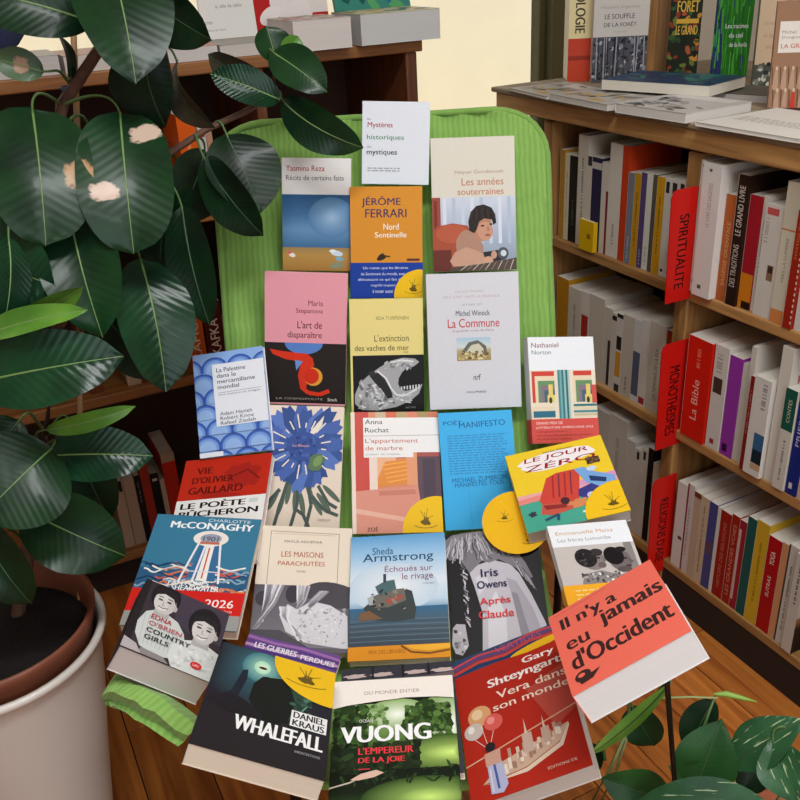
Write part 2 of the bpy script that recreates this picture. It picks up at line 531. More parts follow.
# ------------------------------------------------------------------ right bookcase
XR = 1.2
S1, S2, S3 = 0.727, 0.427, 0.103
rc = tag(empty('bookcase', (XR + 0.15, 1.2, 0)), 'long pine bookcase with worn counter top and three shelves of books on the right', 'bookcase')
rc.location = (0, 0, 0)
def rpart(name, lo, hi, m, bev=0.003):
    mb = MB(); mb.box(lo, hi); return mb.build(name, m, rc, bevel=bev)
rpart('counter_top', (XR - 0.016, 0.2, 1.024), (1.90, 1.878, 1.035), W_WORN)
rpart('counter_edging', (XR - 0.012, 0.2, 0.988), (XR + 0.02, 1.862, 1.024), W_PINE_Y)
rpart('counter_edging', (XR + 0.02, 1.835, 0.988), (1.88, 1.862, 1.024), W_PINE_X)
for y0, y1 in ((1.652, 1.686), (1.206, 1.240), (0.70, 0.74)):
    rpart('upright', (XR, y0, 0), (XR + 0.33, y1, 0.982), W_PINE_Z)
for z in (S1, S2, S3):
    for y0, y1 in ((1.240, 1.652), (0.74, 1.206)):
        rpart('shelf', (XR + 0.002, y0, z - 0.022), (XR + 0.325, y1, z), W_PINE_Y)
rpart('back_panel', (XR + 0.325, 0.70, 0.08), (XR + 0.335, 1.686, 0.982), M_BACK, 0)
rpart('plinth', (XR + 0.004, 0.74, 0), (XR + 0.03, 1.652, S3 - 0.022), M_KICK, 0)  # base board set flush; its dark band also stands in for floor shadow
rpart('back_upright', (1.86, 1.83, 0), (1.90, 1.87, 1.016), W_PINE_Z)

# ------------------------------------------------------------------ rear bookcase
YB = 1.84
R0, R1, R2, R3 = 1.158, 0.868, 0.512, 0.112
bc = tag(empty('bookcase', (0, 0, 0)), 'dark brown bookcase behind the green chair and the rubber plant', 'bookcase')
def bpart(name, lo, hi, m, bev=0.003):
    mb = MB(); mb.box(lo, hi); return mb.build(name, m, bc, bevel=bev)
bpart('top_board', (-0.75, YB - 0.004, R0 - 0.025), (0.985, YB + 0.36, R0), W_PINE_X)
for x0, x1 in ((-0.75, -0.72), (0.945, 0.972), (0.60, 0.622)):
    bpart('upright', (x0, YB + (0 if x0 != .6 else .004), 0), (x1, YB + 0.34, R0 - 0.025), W_DARK_Z)
for z in (R1, R2, R3):
    for x0, x1 in ((-0.72, 0.60), (0.622, 0.945)):
        bpart('shelf', (x0, YB, z - 0.024), (x1, YB + 0.335, z), W_PINE_X)
bpart('back_panel', (-0.72, YB + 0.335, 0), (0.945, YB + 0.345, R0 - 0.025), M_BACK, 0)
bpart('plinth', (-0.72, YB + 0.04, 0), (0.945, YB + 0.06, R3 - 0.024), M_KICK, 0)

# ------------------------------------------------------------------ green chair
FWD = V((0.4336341, 0.90108905, 0)); RGT = V((0.90108905, -0.4336341, 0))
def ch(f, r, z): return FWD * f + RGT * r + V((0, 0, z))
m, nt, p, N, L = new_mat('green_fabric')
tc = N('TexCoord'); no = N('TexNoise'); no.inputs['Scale'].default_value = 60; no.inputs['Detail'].default_value = 6
wv = N('TexWave'); wv.wave_type = 'BANDS'; wv.bands_direction = 'X'; wv.inputs['Scale'].default_value = 12; wv.inputs['Distortion'].default_value = 2.5
mp = N('Mapping'); mp.inputs['Scale'].default_value = (1, 1, 1)
L(tc.outputs['UV'], wv.inputs['Vector']); L(tc.outputs['Object'], no.inputs['Vector'])
r = N('ValToRGB'); r.color_ramp.elements[0].color = (*lin('6f9a42'), 1); r.color_ramp.elements[1].color = (*lin('90ba5e'), 1)
mx = N('Mix'); mx.inputs[0].default_value = 0.45
L(no.outputs['Fac'], mx.inputs[2]); L(wv.outputs['Fac'], mx.inputs[3]); L(mx.outputs[0], r.inputs['Fac']); L(r.outputs['Color'], p.inputs['Base Color'])
b = N('Bump'); b.inputs['Strength'].default_value = 0.22; b.inputs['Distance'].default_value = 0.003
L(mx.outputs[0], b.inputs['Height']); L(b.outputs['Normal'], p.inputs['Normal'])
p.inputs['Roughness'].default_value = 0.9; p.inputs['Sheen Weight'].default_value = 0.2
M_FABRIC = m
chair = tag(empty('folding_chair', ch(0.95, 0, 0)), 'lime green fabric lounge chair on black legs covered with displayed books', 'chair')
chair.location = (0, 0, 0)
prof = [(1.532, 1.088), (1.527, 1.07), (1.508, 1.03), (1.462, .93), (1.405, .82), (1.338, .70), (1.25, .60), (1.14, .53), (1.02, .485), (.92, .455), (.85, .446), (.79, .444), (.745, .444)]
def catmull(P, n):
    out = []
    for i in range(len(P) - 1):
        p0, p1, p2, p3 = P[max(i - 1, 0)], P[i], P[i + 1], P[min(i + 2, len(P) - 1)]
        for k in range(n):
            t = k / n
            out.append(tuple(0.5 * (2 * b_ + (c_ - a_) * t + (2 * a_ - 5 * b_ + 4 * c_ - d_) * t * t + (3 * b_ - a_ - 3 * c_ + d_) * t ** 3) for a_, b_, c_, d_ in zip(p0, p1, p2, p3)))
    out.append(P[-1])
    return out
pf = catmull(prof, 5)
arc = [0.0]
for a_, b_ in zip(pf, pf[1:]): arc.append(arc[-1] + math.hypot(b_[0] - a_[0], b_[1] - a_[1]))
TOT = arc[-1]
def half(s):
    t = s / TOT
    base = 0.274 - 0.012 * min(1, t / 0.4) - 0.062 * max(0, min(1, (t - 0.42) / 0.2))
    if s < 0.085: base -= 0.085 * (1 - math.sqrt(max(0, 1 - (1 - s / 0.085) ** 2)))
    e = TOT - s
    if e < 0.10: base -= 0.08 * (1 - math.sqrt(max(0, 1 - (1 - e / 0.10) ** 2)))
    return base
rows, uvs = [], []
NJ = 28
edge_l, edge_r = [], []
for i, (f, z) in enumerate(pf):
    s = arc[i]; t = s / TOT
    d = V((pf[min(i + 1, len(pf) - 1)][0] - pf[max(i - 1, 0)][0], pf[min(i + 1, len(pf) - 1)][1] - pf[max(i - 1, 0)][1])).normalized()
    nf, nz = -d.y * -1, d.x * -1          # normal pointing toward the sitter
    nf, nz = (d.y, -d.x)
    rise = 0.018 + 0.004 * max(0, min(1, (t - 0.45) / 0.3))
    row = []
    for j in range(NJ + 1):
        k = -1 + 2 * j / NJ
        h_ = half(s)
        bump = 0.0035 * math.sin(s * 21 + k * 5) * math.sin(k * 7 + s * 6) + 0.002 * math.sin(k * 23 + s * 30)
        q = rise * abs(k) ** 2.4 + bump
        row.append(ch(f + nf * q, k * h_ - 0.010, z + nz * q)); uvs.append((k * h_ * 3, s * 3))
    rows.append(row)
    edge_l.append(row[0]); edge_r.append(row[-1])
mb = MB(); mb.grid(rows, uvs=uvs)
fab = mb.build('fabric_cover', M_FABRIC, chair, smooth=True)
so = fab.modifiers.new('thickness', 'SOLIDIFY'); so.thickness = 0.004; so.offset = -1
rim = edge_l[::-1] + rows[0] + edge_r + rows[-1][::-1]
rim2 = [rim[0]]
for q in rim:
    if (q - rim2[-1]).length > 0.012: rim2.append(q)
mb = MB(); mb.tube(rim2 + [rim2[0]], 0.0055, 8); mb.build('hem', M_FABRIC, chair, smooth=True)
# loose fold of the cover hanging out at the front left corner
# rows of the crumpled cloth from under the books outward: photo column, photo row, distance
def cloth_row(a, b, n):
    return [tuple(a[k] + (b[k] - a[k]) * i / n for k in range(3)) for i in range(n + 1)]
crn = [  # five long creases, each given at both ends and the middle
 [(116, 676, 1.015), (160, 690, .995), (206, 728, .97)],
 [(110, 683, .985), (150, 692, .965), (196, 730, .945)],
 [(104, 692, .975), (136, 702, .955), (188, 736, .935)],
 [(105, 699, .995), (130, 709, .972), (184, 741, .945)],
 [(107, 703, .985), (128, 714, .965), (180, 746, .94)],
 [(112, 707, 1.01), (134, 716, 1.0), (178, 744, .98)],
]
rw = []
for A_, B_, C_ in crn:
    rw.append([at(*[(1 - t) ** 2 * A_[k] + 2 * t * (1 - t) * (2 * B_[k] - (A_[k] + C_[k]) / 2) + t * t * C_[k] for k in range(3)]) for t in [i / 10 for i in range(11)]])
rr = random.Random(5)
rw = [[q + V((rr.uniform(-1, 1), rr.uniform(-1, 1), rr.uniform(-1, 1))) * .0016 for q in r_] for r_ in rw]
mb = MB(); mb.grid(rw, uvs=[(i * .045, k * .05) for k in range(6) for i in range(11)])
ff = mb.build('fabric_fold', M_FABRIC, chair, smooth=False)
so = ff.modifiers.new('thickness', 'SOLIDIFY'); so.thickness = 0.002
def leg(pts, rad=0.008):
    mb = MB(); mb.tube(pts, rad, 10); return mb.build('leg', M_BLACKM, chair, smooth=True)
leg([at(667, 683, 1.02), at(676, 800, 1.24), ch(0.86, 0.38, 0.008)], 0.0034)
leg([ch(0.86, -0.17, .45), ch(0.87, -0.175, .2), ch(0.88, -0.18, 0.008)])
leg([ch(1.30, 0.27, .60), ch(1.42, 0.29, 0.008)])
leg([ch(1.30, -0.27, .60), ch(1.42, -0.29, 0.008)])
mb = MB(); mb.tube([ch(0.88, -0.18, 0.06), ch(0.86, .38, 0.06)], 0.006, 8); mb.build('crossbar', M_BLACKM, chair, smooth=True)
mb = MB(); mb.tube([ch(1.40, -0.287, 0.12), ch(1.40, .287, 0.12)], 0.006, 8); mb.build('crossbar', M_BLACKM, chair, smooth=True)

for sx in (1, -1):
    mb = MB(); mb.tube([ch(1.38, .262 * sx - .01, .70), ch(1.26, .268 * sx, .575), ch(1.05, .270 * sx, .545), ch(.93, .262 * sx, .535), ch(.90, .20 * sx, .47), ch(.895, 0, .448)], .0075, 8)
    mb.build('side_rail', M_BLACKM, chair, smooth=True)

# ------------------------------------------------------------------ books displayed on the chair
# middle of the front cover, (lean, turn, roll), width, height, thickness
POSE = {
    'reza': ((0.5066, 1.3204, 0.9626), (15.87, 3.41, -2.99), 0.1086, 0.175, 0.009),
    'annees': ((0.7344, 1.2168, 0.9647), (22.56, 1.67, -0.97), 0.1324, 0.2095, 0.015),
    'ferrari': ((0.5924, 1.2484, 0.9196), (19.86, 1.47, -2.26), 0.1134, 0.1736, 0.012),
    'card': ((0.6459, 1.3057, 1.058), (15.94, 1.18, -3.73), 0.1065, 0.1267, 0.002),
    'vaches': ((0.5469, 1.1743, 0.7632), (19.25, -3.08, -3.26), 0.115, 0.1783, 0.01),
    'maria': ((0.441, 1.2472, 0.7897), (14.86, 2.02, -4.23), 0.1287, 0.2101, 0.014),
    'commune': ((0.6679, 1.111, 0.7822), (22.38, -1.44, -1.74), 0.1433, 0.2104, 0.026),
    'bleuet': ((0.3752, 1.127, 0.6408), (36.68, 0.27, -4.67), 0.1139, 0.1838, 0.012),
    'marbre': ((0.4935, 1.0524, 0.6316), (43.06, -8.06, -6.7), 0.134, 0.1858, 0.013),
    'poet': ((0.607, 1.0003, 0.6257), (37.21, -3.86, -2.2), 0.1125, 0.1773, 0.01),
    'native': ((0.7709, 1.0166, 0.7094), (30.42, -12.88, -7.53), 0.1078, 0.1648, 0.022),
    'palestine': ((0.3038, 1.2223, 0.7278), (35.18, 7.77, 8.11), 0.1115, 0.1606, 0.0118),
    'bucheron': ((0.2352, 1.1099, 0.624), (66.48, 22.83, 17.12), 0.1369, 0.1826, 0.0139),
    'mcconaghy': ((0.1646, 0.988, 0.6203), (76.66, -19.21, -23.28), 0.1447, 0.1885, 0.0156),
    'maisons': ((0.2963, 0.9541, 0.5613), (62.35, -13.43, -14.53), 0.1297, 0.1848, 0.014),
    'sheda': ((0.4049, 0.8797, 0.5556), (64.48, 7.8, 5.28), 0.1319, 0.1821, 0.016),
    'iris': ((0.5282, 0.8301, 0.5455), (58.88, 17.11, 14.29), 0.1298, 0.1804, 0.016),
    'zero': ((0.6751, 0.8781, 0.6449), (69.68, 25.44, 29.4), 0.1433, 0.1436, 0.0232),
    'emma': ((0.6201, 0.7263, 0.6135), (75.12, -4.68, -1.48), 0.107, 0.1553, 0.0168),
    'purple': ((0.2143, 0.8232, 0.5373), (72.51, -26.54, -40.15), 0.1211, 0.111, 0.012),
    'dark': ((0.3097, 0.6915, 0.5481), (83.73, 15.67, 15.98), 0.1347, 0.1529, 0.012),
    'country': ((0.1069, 0.8238, 0.6682), (57.18, -82.06, -84.53), 0.1041, 0.1058, 0.040),
    'vuong': ((0.2765, 0.6365, 0.5662), (81.13, 9.54, 8.68), 0.1363, 0.1837, 0.0235),
    'whalefall': ((0.161, 0.6776, 0.6553), (64.73, -119.34, -121.43), 0.1301, 0.185, 0.0232),
    'vera': ((0.433, 0.6389, 0.5453), (64.21, 74.09, 74.36), 0.1395, 0.1966, 0.027),
    'occident': ((0.5047, 0.5666, 0.6932), (57.82, 106.57, 108.48), 0.1315, 0.1471, 0.0372),
}
def shown(key, label, front, cover='f2f0ea', pages='e6ded0', spine=None, name='paperback_book', cat='book', spine_art=None):
    P, ang, w, h, t = POSE[key]
    return book(V(P), frame(*ang), w, h, t, label, cover, pages, spine, front, None, spine_art, name, cat, 'books displayed on the green chair')

def f_card(a):
    a.text('les', .07, .20, .13, .225, '777777')
    a.text('Mystères', .08, .25, .45, .33, 'a8202c', .012)
    a.text('historiques', .07, .40, .62, .475, '3f8a5c', .012)
    a.text('des', .07, .53, .14, .56, '888888')
    a.text('mystiques', .07, .58, .52, .66, '2a2440', .012)
    a.lines(2, .08, .80, .58, .86, '9aa0a8')
shown('card', 'small white leaflet with red, green and black lettering at the chair top', f_card, 'e2e7ee', name='leaflet', cat='leaflet')

def f_reza(a):
    a.text('Yasmina Reza', .06, .065, .62, .115, 'b03038', .01)
    a.text('Récits de certains faits', .06, .15, .90, .195, '5a544c', .004)
    a.grad(0, .32, 1, .80, [(0, '2f5a86'), (.35, '4674a2'), (.65, '6593ba'), (1, '3f6c96')])
    a.glow(.72, .52, .34, .18, '9cbcd8', '5482ae')
    a.grad(0, .79, 1, 1, [(0, '9c8458'), (.3, 'b8904c'), (1, 'b07e40')])
    a.ell(.14, .86, .05, .02, 'f0e4d8', 20); a.ell(.10, .84, .03, .012, 'd8586a')
    a.ell(.80, .84, .09, .025, 'cfe0ea', 10); a.ell(.84, .89, .06, .02, '7fb0c4', 10); a.ell(.74, .82, .05, .015, 'e8f0f0'); a.ell(.80, .95, .10, .03, '8a9474', -10)
shown('reza', 'white paperback with a blue sea picture, top left book on the chair', f_reza, 'eceae6')

def f_ferrari(a):
    a.text('JÉRÔME', .16, .085, .70, .185, '3a2a5c', .012)
    a.text('FERRARI', .21, .20, .78, .275, '3a2a5c', .012)
    a.text('Nord', .46, .33, .67, .385, 'f8efe0', .015)
    a.text('Sentinelle', .34, .405, .78, .455, 'f8efe0', .015)
    a.ell(.43, .635, .07, .022, '33261c', -20); a.line([(.38, .66), (.40, .62), (.46, .60)], .03, '33261c'); a.line([(.46, .62), (.55, .625)], .02, '4a3820')
    a.rect(.78, .645, .96, .665, '5a2c2a')
    b = band(a, .68, 1.0, '1c3f9c')
    for i, (x0, x1, s_) in enumerate(((.17, .80, 'Un roman que les libraires'), (.14, .76, 'du Sentiment du monde, avec'), (.10, .72, 'éblouissant ce qui fait du'), (.28, .62, 'magnifié toujours'), (.30, .58, 'à noter aussi'))):
        b.text(s_, x0, .715 + i * .052, x1, .745 + i * .052, 'd8e0f4')
    b.build(a.root)
    sticker(a, .97, .985, .37, lift=.0016, marks=((-.1, -.08),))
shown('ferrari', 'orange paperback with navy author name and blue paper band', f_ferrari, 'd9912e')

def f_annees(a):
    a.text('Hoyun Gondenosh', .28, .245, .86, .28, 'a88c7c')
    a.text('Les années', .36, .305, .86, .36, 'c0785a', .006)
    a.text('souterraines', .31, .385, .86, .43, 'c0785a', .006)
    a.grad(0, .445, 1, 1, [(0, 'cfd6e2'), (.5, 'aab8cc'), (1, '8c96a4')])
    for i in range(8): a.rect(.13 + i * .11, .45, .17 + i * .11, .80, ['d8dfea', 'b4c2d6', 'c8d2e0'][i % 3])
    a.rect(0, .445, .10, .72, '9c4a3c'); a.rect(.02, .47, .06, .70, '7c3428')
    a.poly([(0, .70), (.06, .66), (.24, .64), (.42, .66), (.47, .74), (.44, .92), (.25, 1), (0, 1)], 'a85038'); a.ell(.24, .72, .2, .07, 'b85c40')
    a.rect(0, .84, .22, 1, '6a3028')
    # shoulder, arm, head
    a.ell(.44, .82, .16, .13, 'b08874', -15, wob=.03); a.poly([(.20, .925), (.26, .86), (.40, .82), (.56, .86), (.66, .90), (.62, .955), (.40, .965), (.24, .965)], 'c89c84')
    a.ell(.585, .665, .13, .115, 'b9856c', -8); a.ell(.63, .705, .095, .07, 'cb987e', -8)
    a.poly([(.44, .70), (.43, .63), (.46, .56), (.53, .515), (.62, .505), (.71, .53), (.755, .58), (.765, .645), (.73, .66), (.71, .62), (.62, .61), (.56, .635), (.53, .69), (.50, .72)], '2c2422')
    for i in range(9): a.line([(.47 + i * .032, .53 + abs(i - 4) * .006), (.46 + i * .036, .61)], .012, ['3c3230', '221c1b'][i % 2])
    a.ell(.60, .665, .022, .007, '4a2c24'); a.ell(.70, .655, .018, .007, '4a2c24'); a.poly([(.66, .66), (.69, .70), (.65, .705)], 'b07c66'); a.ell(.66, .735, .032, .008, '9c5a4c')
    a.poly([(.60, .865), (.84, .845), (.87, .92), (.64, .95)], '2c2c30'); a.ell(.84, .875, .065, .045, '50565e'); a.ell(.845, .875, .035, .024, 'd0d8e0'); a.ell(.66, .93, .06, .035, 'd0a086', -10); a.ell(.73, .885, .035, .03, 'c89a82')
    a.poly([(.20, .975), (.6, .95), (.92, .92), (1, .91), (1, 1), (.20, 1)], '564840')
    for i in range(9): a.line([(.32 + i * .075, 1), (.42 + i * .068, .955 - i * .004)], .010, ['c8bcb0', '8a7c70'][i % 2])
shown('annees', 'cream paperback with a photo of a dark-haired boy, top right book on the chair', f_annees, 'dcd7c8')

def f_maria(a):
    a.text('Maria', .53, .205, .71, .245, '7a3440')
    a.text('Stepanova', .38, .265, .71, .31, '7a3440')
    a.text("L'art de", .40, .36, .70, .415, '6c3038', .006)
    a.text('disparaître', .28, .44, .70, .50, '6c3038', .006)
    a.rect(0, .525, 1, .985, '2b2523')
    a.ell(.48, .525, .235, .085, '5c86cc', a0=0, a1=180)
    a.poly([(.06, .575), (.20, .59), (.38, .60), (.52, .605), (.59, .64), (.61, .69), (.57, .75), (.53, .82), (.51, .875), (.44, .875), (.41, .77), (.44, .695), (.36, .66), (.25, .65), (.10, .615)], 'dc3a22')
    a.poly([(.37, .655), (.47, .665), (.39, .735)], '6b96d8')
    a.ell(.60, .78, .115, .07, 'e8a23c'); a.ell(.575, .775, .095, .06, 'd83420')
    a.line([(.46, .865), (.54, .905), (.68, .915), (.80, .885)], .05, 'dc3a22')
    a.text('LA COSMOPOLITE', .14, .945, .72, .96, 'b0a8a0')
    a.text('Stock', .78, .94, .90, .965, 'e8e4de', .01)
shown('maria', 'pink and black paperback with a red upside-down acrobat', f_maria, 'eba0ac', pages='e8b4b4')

def f_vaches(a):
    a.text('IIDA TURPEINEN', .36, .155, .80, .185, '8a7c44')
    a.text("L'extinction", .33, .315, .80, .375, '6e6236', .004)
    a.text('des vaches de mer', .06, .405, .80, .455, '5e5430', .004)
    a.text('roman', .72, .465, .79, .48, '8a7c44')
    a.rect(.03, .495, 1, 1, '1b1a1a')
    g = ['c8c8c8', '9a9a9c', 'e0e0e0', '707274', 'b4b4b6']
    sk = [(.05, .84), (.12, .74), (.26, .66), (.40, .60), (.55, .545), (.72, .52), (.88, .53), (.94, .56), (.86, .60), (.76, .615), (.70, .65), (.655, .70), (.645, .75), (.67, .79), (.74, .815), (.86, .80), (.98, .755), (.93, .84), (.82, .90), (.62, .955), (.36, .985), (.14, .975), (.05, .92)]
    a.poly(sk, 'aaaaac')
    a.scatter(70, .09, .72, .52, .965, .055, .016, g, 5); a.scatter(26, .45, .545, .86, .62, .05, .012, ['d8d8d8', '88888a', 'c0c0c2'], 6); a.scatter(20, .50, .84, .84, .92, .05, .012, g, 9)
    a.poly([(.26, .68), (.38, .64), (.46, .70), (.54, .80), (.58, .87), (.50, .88), (.42, .80), (.33, .74)], '2a2a2c'); a.ell(.29, .655, .05, .025, '333335')
    a.line([(.36, .63), (.48, .70), (.55, .79), (.62, .85), (.74, .855), (.90, .80)], .024, 'e6e6e6'); a.line([(.55, .56), (.70, .54), (.86, .555)], .018, 'ececec')
    for i in range(7): a.rect(.68 + i * .04, .775 - i * .003, .70 + i * .04, .80, 'd8d8d8')
    a.text('ACTES', .74, .955, .88, .97, '9a9a9a')
shown('vaches', 'pale yellow paperback with a white animal skull on black', f_vaches, 'ead98a', pages='e4d7a0')

def f_commune(a):
    a.text('LES JOURNÉES', .31, .125, .62, .145, 'c0a8a8')
    a.text('QUI ONT FAIT LA FRANCE', .18, .165, .79, .185, 'c0a8a8')
    a.text('18 MARS 1871', .38, .225, .60, .24, 'a0a0a4')
    a.text('Michel Winock', .31, .275, .68, .315, '3a4450', .006)
    a.text('La Commune', .22, .335, .78, .40, 'c23c40', .006)
    a.text('la guerre civile de Paris', .27, .415, .72, .435, 'b07c7c')
    a.grad(.31, .475, .68, .645, [(0, 'a9c8da'), (.4, 'd0dad8'), (.55, 'b8a878'), (1, '9c8a58')])
    a.poly([(.36, .58), (.44, .51), (.54, .495), (.63, .54), (.64, .60)], '6a6a60'); a.poly([(.41, .58), (.47, .53), (.55, .52), (.60, .56), (.60, .60)], 'd0cdb6')
    a.scatter(30, .32, .575, .67, .64, .03, .010, ['c8b070', '8a7448', 'e0d4a4', '6a5c3c'], 3)
    a.text('nrf', .485, .745, .56, .79, '3a3a3c', shear=.15)
    a.text('GALLIMARD', .40, .87, .62, .885, '6a6a6c')
shown('commune', 'white paperback with red title above a small painting', f_commune, 'd6d7dd', pages='e8e6e2')

def f_pal(a):
    a.rect(0, 0, 1, 1, '8fb2e6')
    for r_ in range(8):
        for c_ in range(4):
            u = (c_ + (0.5 if r_ % 2 else 0)) * .36 - .06; v = r_ * .15 + .06
            for q, cc in ((1, '2c4ca0'), (.92, '4a6fc4'), (.80, '7aa0dc'), (.62, '96b8e8')):
                pts = [(min(max(u + .19 * q * math.cos(t), 0), 1), min(max(v + .10 + (-.115 * q) * math.sin(t) + .02 * (1 - q), 0), 1)) for t in [math.pi * k / 12 for k in range(13)]]
                pts += [(min(max(u - .19 * q, 0), 1), min(v + .13, 1)), (min(max(u + .19 * q, 0), 1), min(v + .13, 1))][:1]
                pts += [(min(max(u + .19 * q, 0), 1), min(v + .13, 1))]
                if len({(round(x, 3), round(y, 3)) for x, y in pts}) > 3 and max(x for x, _ in pts) - min(x for x, _ in pts) > .02 and max(y for _, y in pts) - min(y for _, y in pts) > .01: a.poly(pts, cc)
    a.rect(.27, .12, 1.0, .72, 'e9ecf2')
    for i, (s_, x1) in enumerate((('La Palestine', .74), ('dans le', .60), ('mercantilisme', .86), ('mondial', .63))):
        a.text(s_, .33, .16 + i * .055, x1, .20 + i * .055, '22283a', .014)
    a.line([(.33, .40), (.94, .395)], .006, '8a90a0'); a.text('Une histoire en images', .33, .41, .92, .432, '6a7080')
    for i, s_ in enumerate(('Adam Hanieh', 'Robert Knox', 'Rafeef Ziadah')):
        a.text(s_, .33, .585 + i * .045, .78 + i * .02, .618 + i * .045, '50586c', .004)
    a.rect(.0, .955, .33, 1, 'e4e8f0')
shown('palestine', 'blue scalloped-pattern paperback with a white title box at the left edge of the chair', f_pal, '8fb2e6', pages='e8ecf4')

def f_bleuet(a):
    rr = random.Random(8)
    B_ = ['4a66ac', '3c5898', '5a78bc', '34508c']
    for q in range(9): a.ell(.12 + q * .095, .78 + .06 * math.sin(q * 2.2), .035, .10, '5c6c5c', 25 - q * 9)
    for lst in [[(.30, .62), (.22, .80), (.14, 1)], [(.42, .60), (.44, .8), (.36, 1)], [(.55, .62), (.62, .82), (.56, 1)], [(.70, .66), (.84, .80), (.96, .84)], [(.62, .75), (.80, .86), (.98, .90)], [(.20, .7), (.08, .78), (0, .84)], [(.4, .85), (.52, .9), (.6, 1)]]:
        a.line(lst, .045, '4c5a54')
    for i in range(22):
        t = 2 * math.pi * i / 22 + rr.uniform(-.1, .1); R_ = rr.uniform(.50, .66)
        cu, cv = .47, .34
        tip = (cu + R_ * math.cos(t), cv + R_ * math.sin(t) / a.asp)
        px, py = -math.sin(t), math.cos(t) / a.asp
        cl = lambda q: (min(max(q[0], .0), 1), min(max(q[1], 0), 1))
        a.poly([cl(q) for q in [(cu, cv), (tip[0] * .6 + cu * .4 + px * .12, tip[1] * .6 + cv * .4 + py * .12), (tip[0] + px * .06, tip[1] + py * .06), (tip[0] * .92 + cu * .08, tip[1] * .92 + cv * .08), (tip[0] - px * .06, tip[1] - py * .06), (tip[0] * .6 + cu * .4 - px * .12, tip[1] * .6 + cv * .4 - py * .12)]], B_[i % 4])
    a.ell(.88, .32, .12, .06, '4a66ac', wob=.2); a.ell(.08, .24, .10, .07, '4a66ac', 30, wob=.2)
    for i in range(20):
        t = 2 * math.pi * i / 20 + .12; 
        p0 = (.47 + .25 * math.cos(t), .34 + .25 * math.sin(t) / a.asp); p1 = (.47 + (.32 + .06 * (i % 3)) * math.cos(t), .34 + (.32 + .06 * (i % 3)) * math.sin(t) / a.asp)
        a.line([p0, p1], .018, 'ece2d4')
    a.poly([(.56, .22), (.74, .08), (.72, .16), (.60, .25)], 'ece2d4')
    a.ell(.47, .34, .21, .125, '3a549a', wob=.06)
    a.scatter(30, .30, .25, .64, .43, .03, .02, ['34508c', '4a66ac', '2c4480'], 3)
    a.ell(.66, .47, .10, .08, '5c7a58', 30, wob=.15); a.ell(.68, .46, .05, .05, '7c9a60', 30)
    a.text('Le Bleuet', .34, .325, .56, .345, 'e0b0b0')
    a.text('édition', .72, .925, .88, .945, 'a8988c')
shown('bleuet', 'cream paperback with one large blue cornflower drawing', f_bleuet, 'e9d8c6', pages='e8dccb')

def f_marbre(a):
    a.rect(0, 0, .045, 1, 'ead8c8')
    a.rect(.045, 0, 1, 1, 'd88a68')
    for i, cc in enumerate(('c8b494', 'd86a4c', 'b8a070', 'd8836a', 'a89060', 'c87858')):
        a.rect(.28 + i * .12, 0, .40 + i * .12, .06, cc)
    a.rect(.045, 0, .20, .68, 'c8483c'); a.rect(.20, .30, .29, .68, 'ead4c8'); a.rect(.29, .30, .50, .58, 'e8b088')
    a.poly([(.29, .56), (.38, .42), (.62, .40), (.64, .60), (.29, .63)], 'e08a38')
    for i in range(5): a.line([(.34 + i * .015, .45 + i * .035), (.63, .42 + i * .035)], .014, 'f0ac4c')
    a.rect(.52, .30, .72, .39, 'c86048'); a.rect(.62, .30, .74, .62, 'e09a70')
    a.rect(.74, .28, 1, .74, '5a4450'); a.rect(.74, .28, 1, .38, 'a85048'); a.rect(.80, .40, .94, .74, '4a3a48')
    a.poly([(.045, .66), (.74, .62), (.76, .74), (1, .74), (1, 1), (.045, 1)], 'd8907c')
    a.poly([(.045, .80), (.9, .92), (1, .96), (.5, .90), (.045, .84)], 'e4b09c'); a.poly([(.3, .66), (.7, .65), (.72, .69), (.3, .70)], 'c87c68')
    a.rect(.14, .05, 1, .345, 'eceae8'); a.rect(.14, .34, .70, .385, 'eceae8')
    a.text('Anna', .16, .065, .36, .105, '3c4440', .01); a.text('Ruchat', .16, .135, .43, .175, '3c4440', .01)
    a.line([(.14, .205), (1, .20)], .006, 'a0a0a0')
    a.text("L'appartement", .16, .225, .76, .275, 'c06858', .004); a.text('de marbre', .16, .29, .58, .325, 'c06858', .004)
    a.text("traduit de l'italien", .16, .35, .55, .365, '909090')
    a.text('ZOÉ', .16, .945, .28, .985, '4a2c24', .02)
    sticker(a, .94, .99, .39, marks=((-.13, -.09),))
shown('marbre', 'orange-red paperback with a painted staircase and a white title block', f_marbre, 'd88a68')

def f_poet(a):
    a.text('POÈT', .06, .065, .31, .11, '1c5a94', .008); a.text('MANIFESTO', .27, .085, .90, .135, '1c5a94', .006, rot=2)
    a.lines(16, .10, .20, .94, .545, '3a88c4', .42)
    a.text('MICHAEL ZUMBROM', .13, .56, .86, .60, '1c5c98', .004, rot=2); a.text('MANIFESTES TOUS', .16, .605, .82, .64, '1c5c98', .004, rot=2)
    a.line([(.34, .66), (.36, .98)], .005, '3a9cd4')
shown('poet', 'plain bright blue paperback with small dark blue print', f_poet, '3fb0ea', pages='d8e4ec')

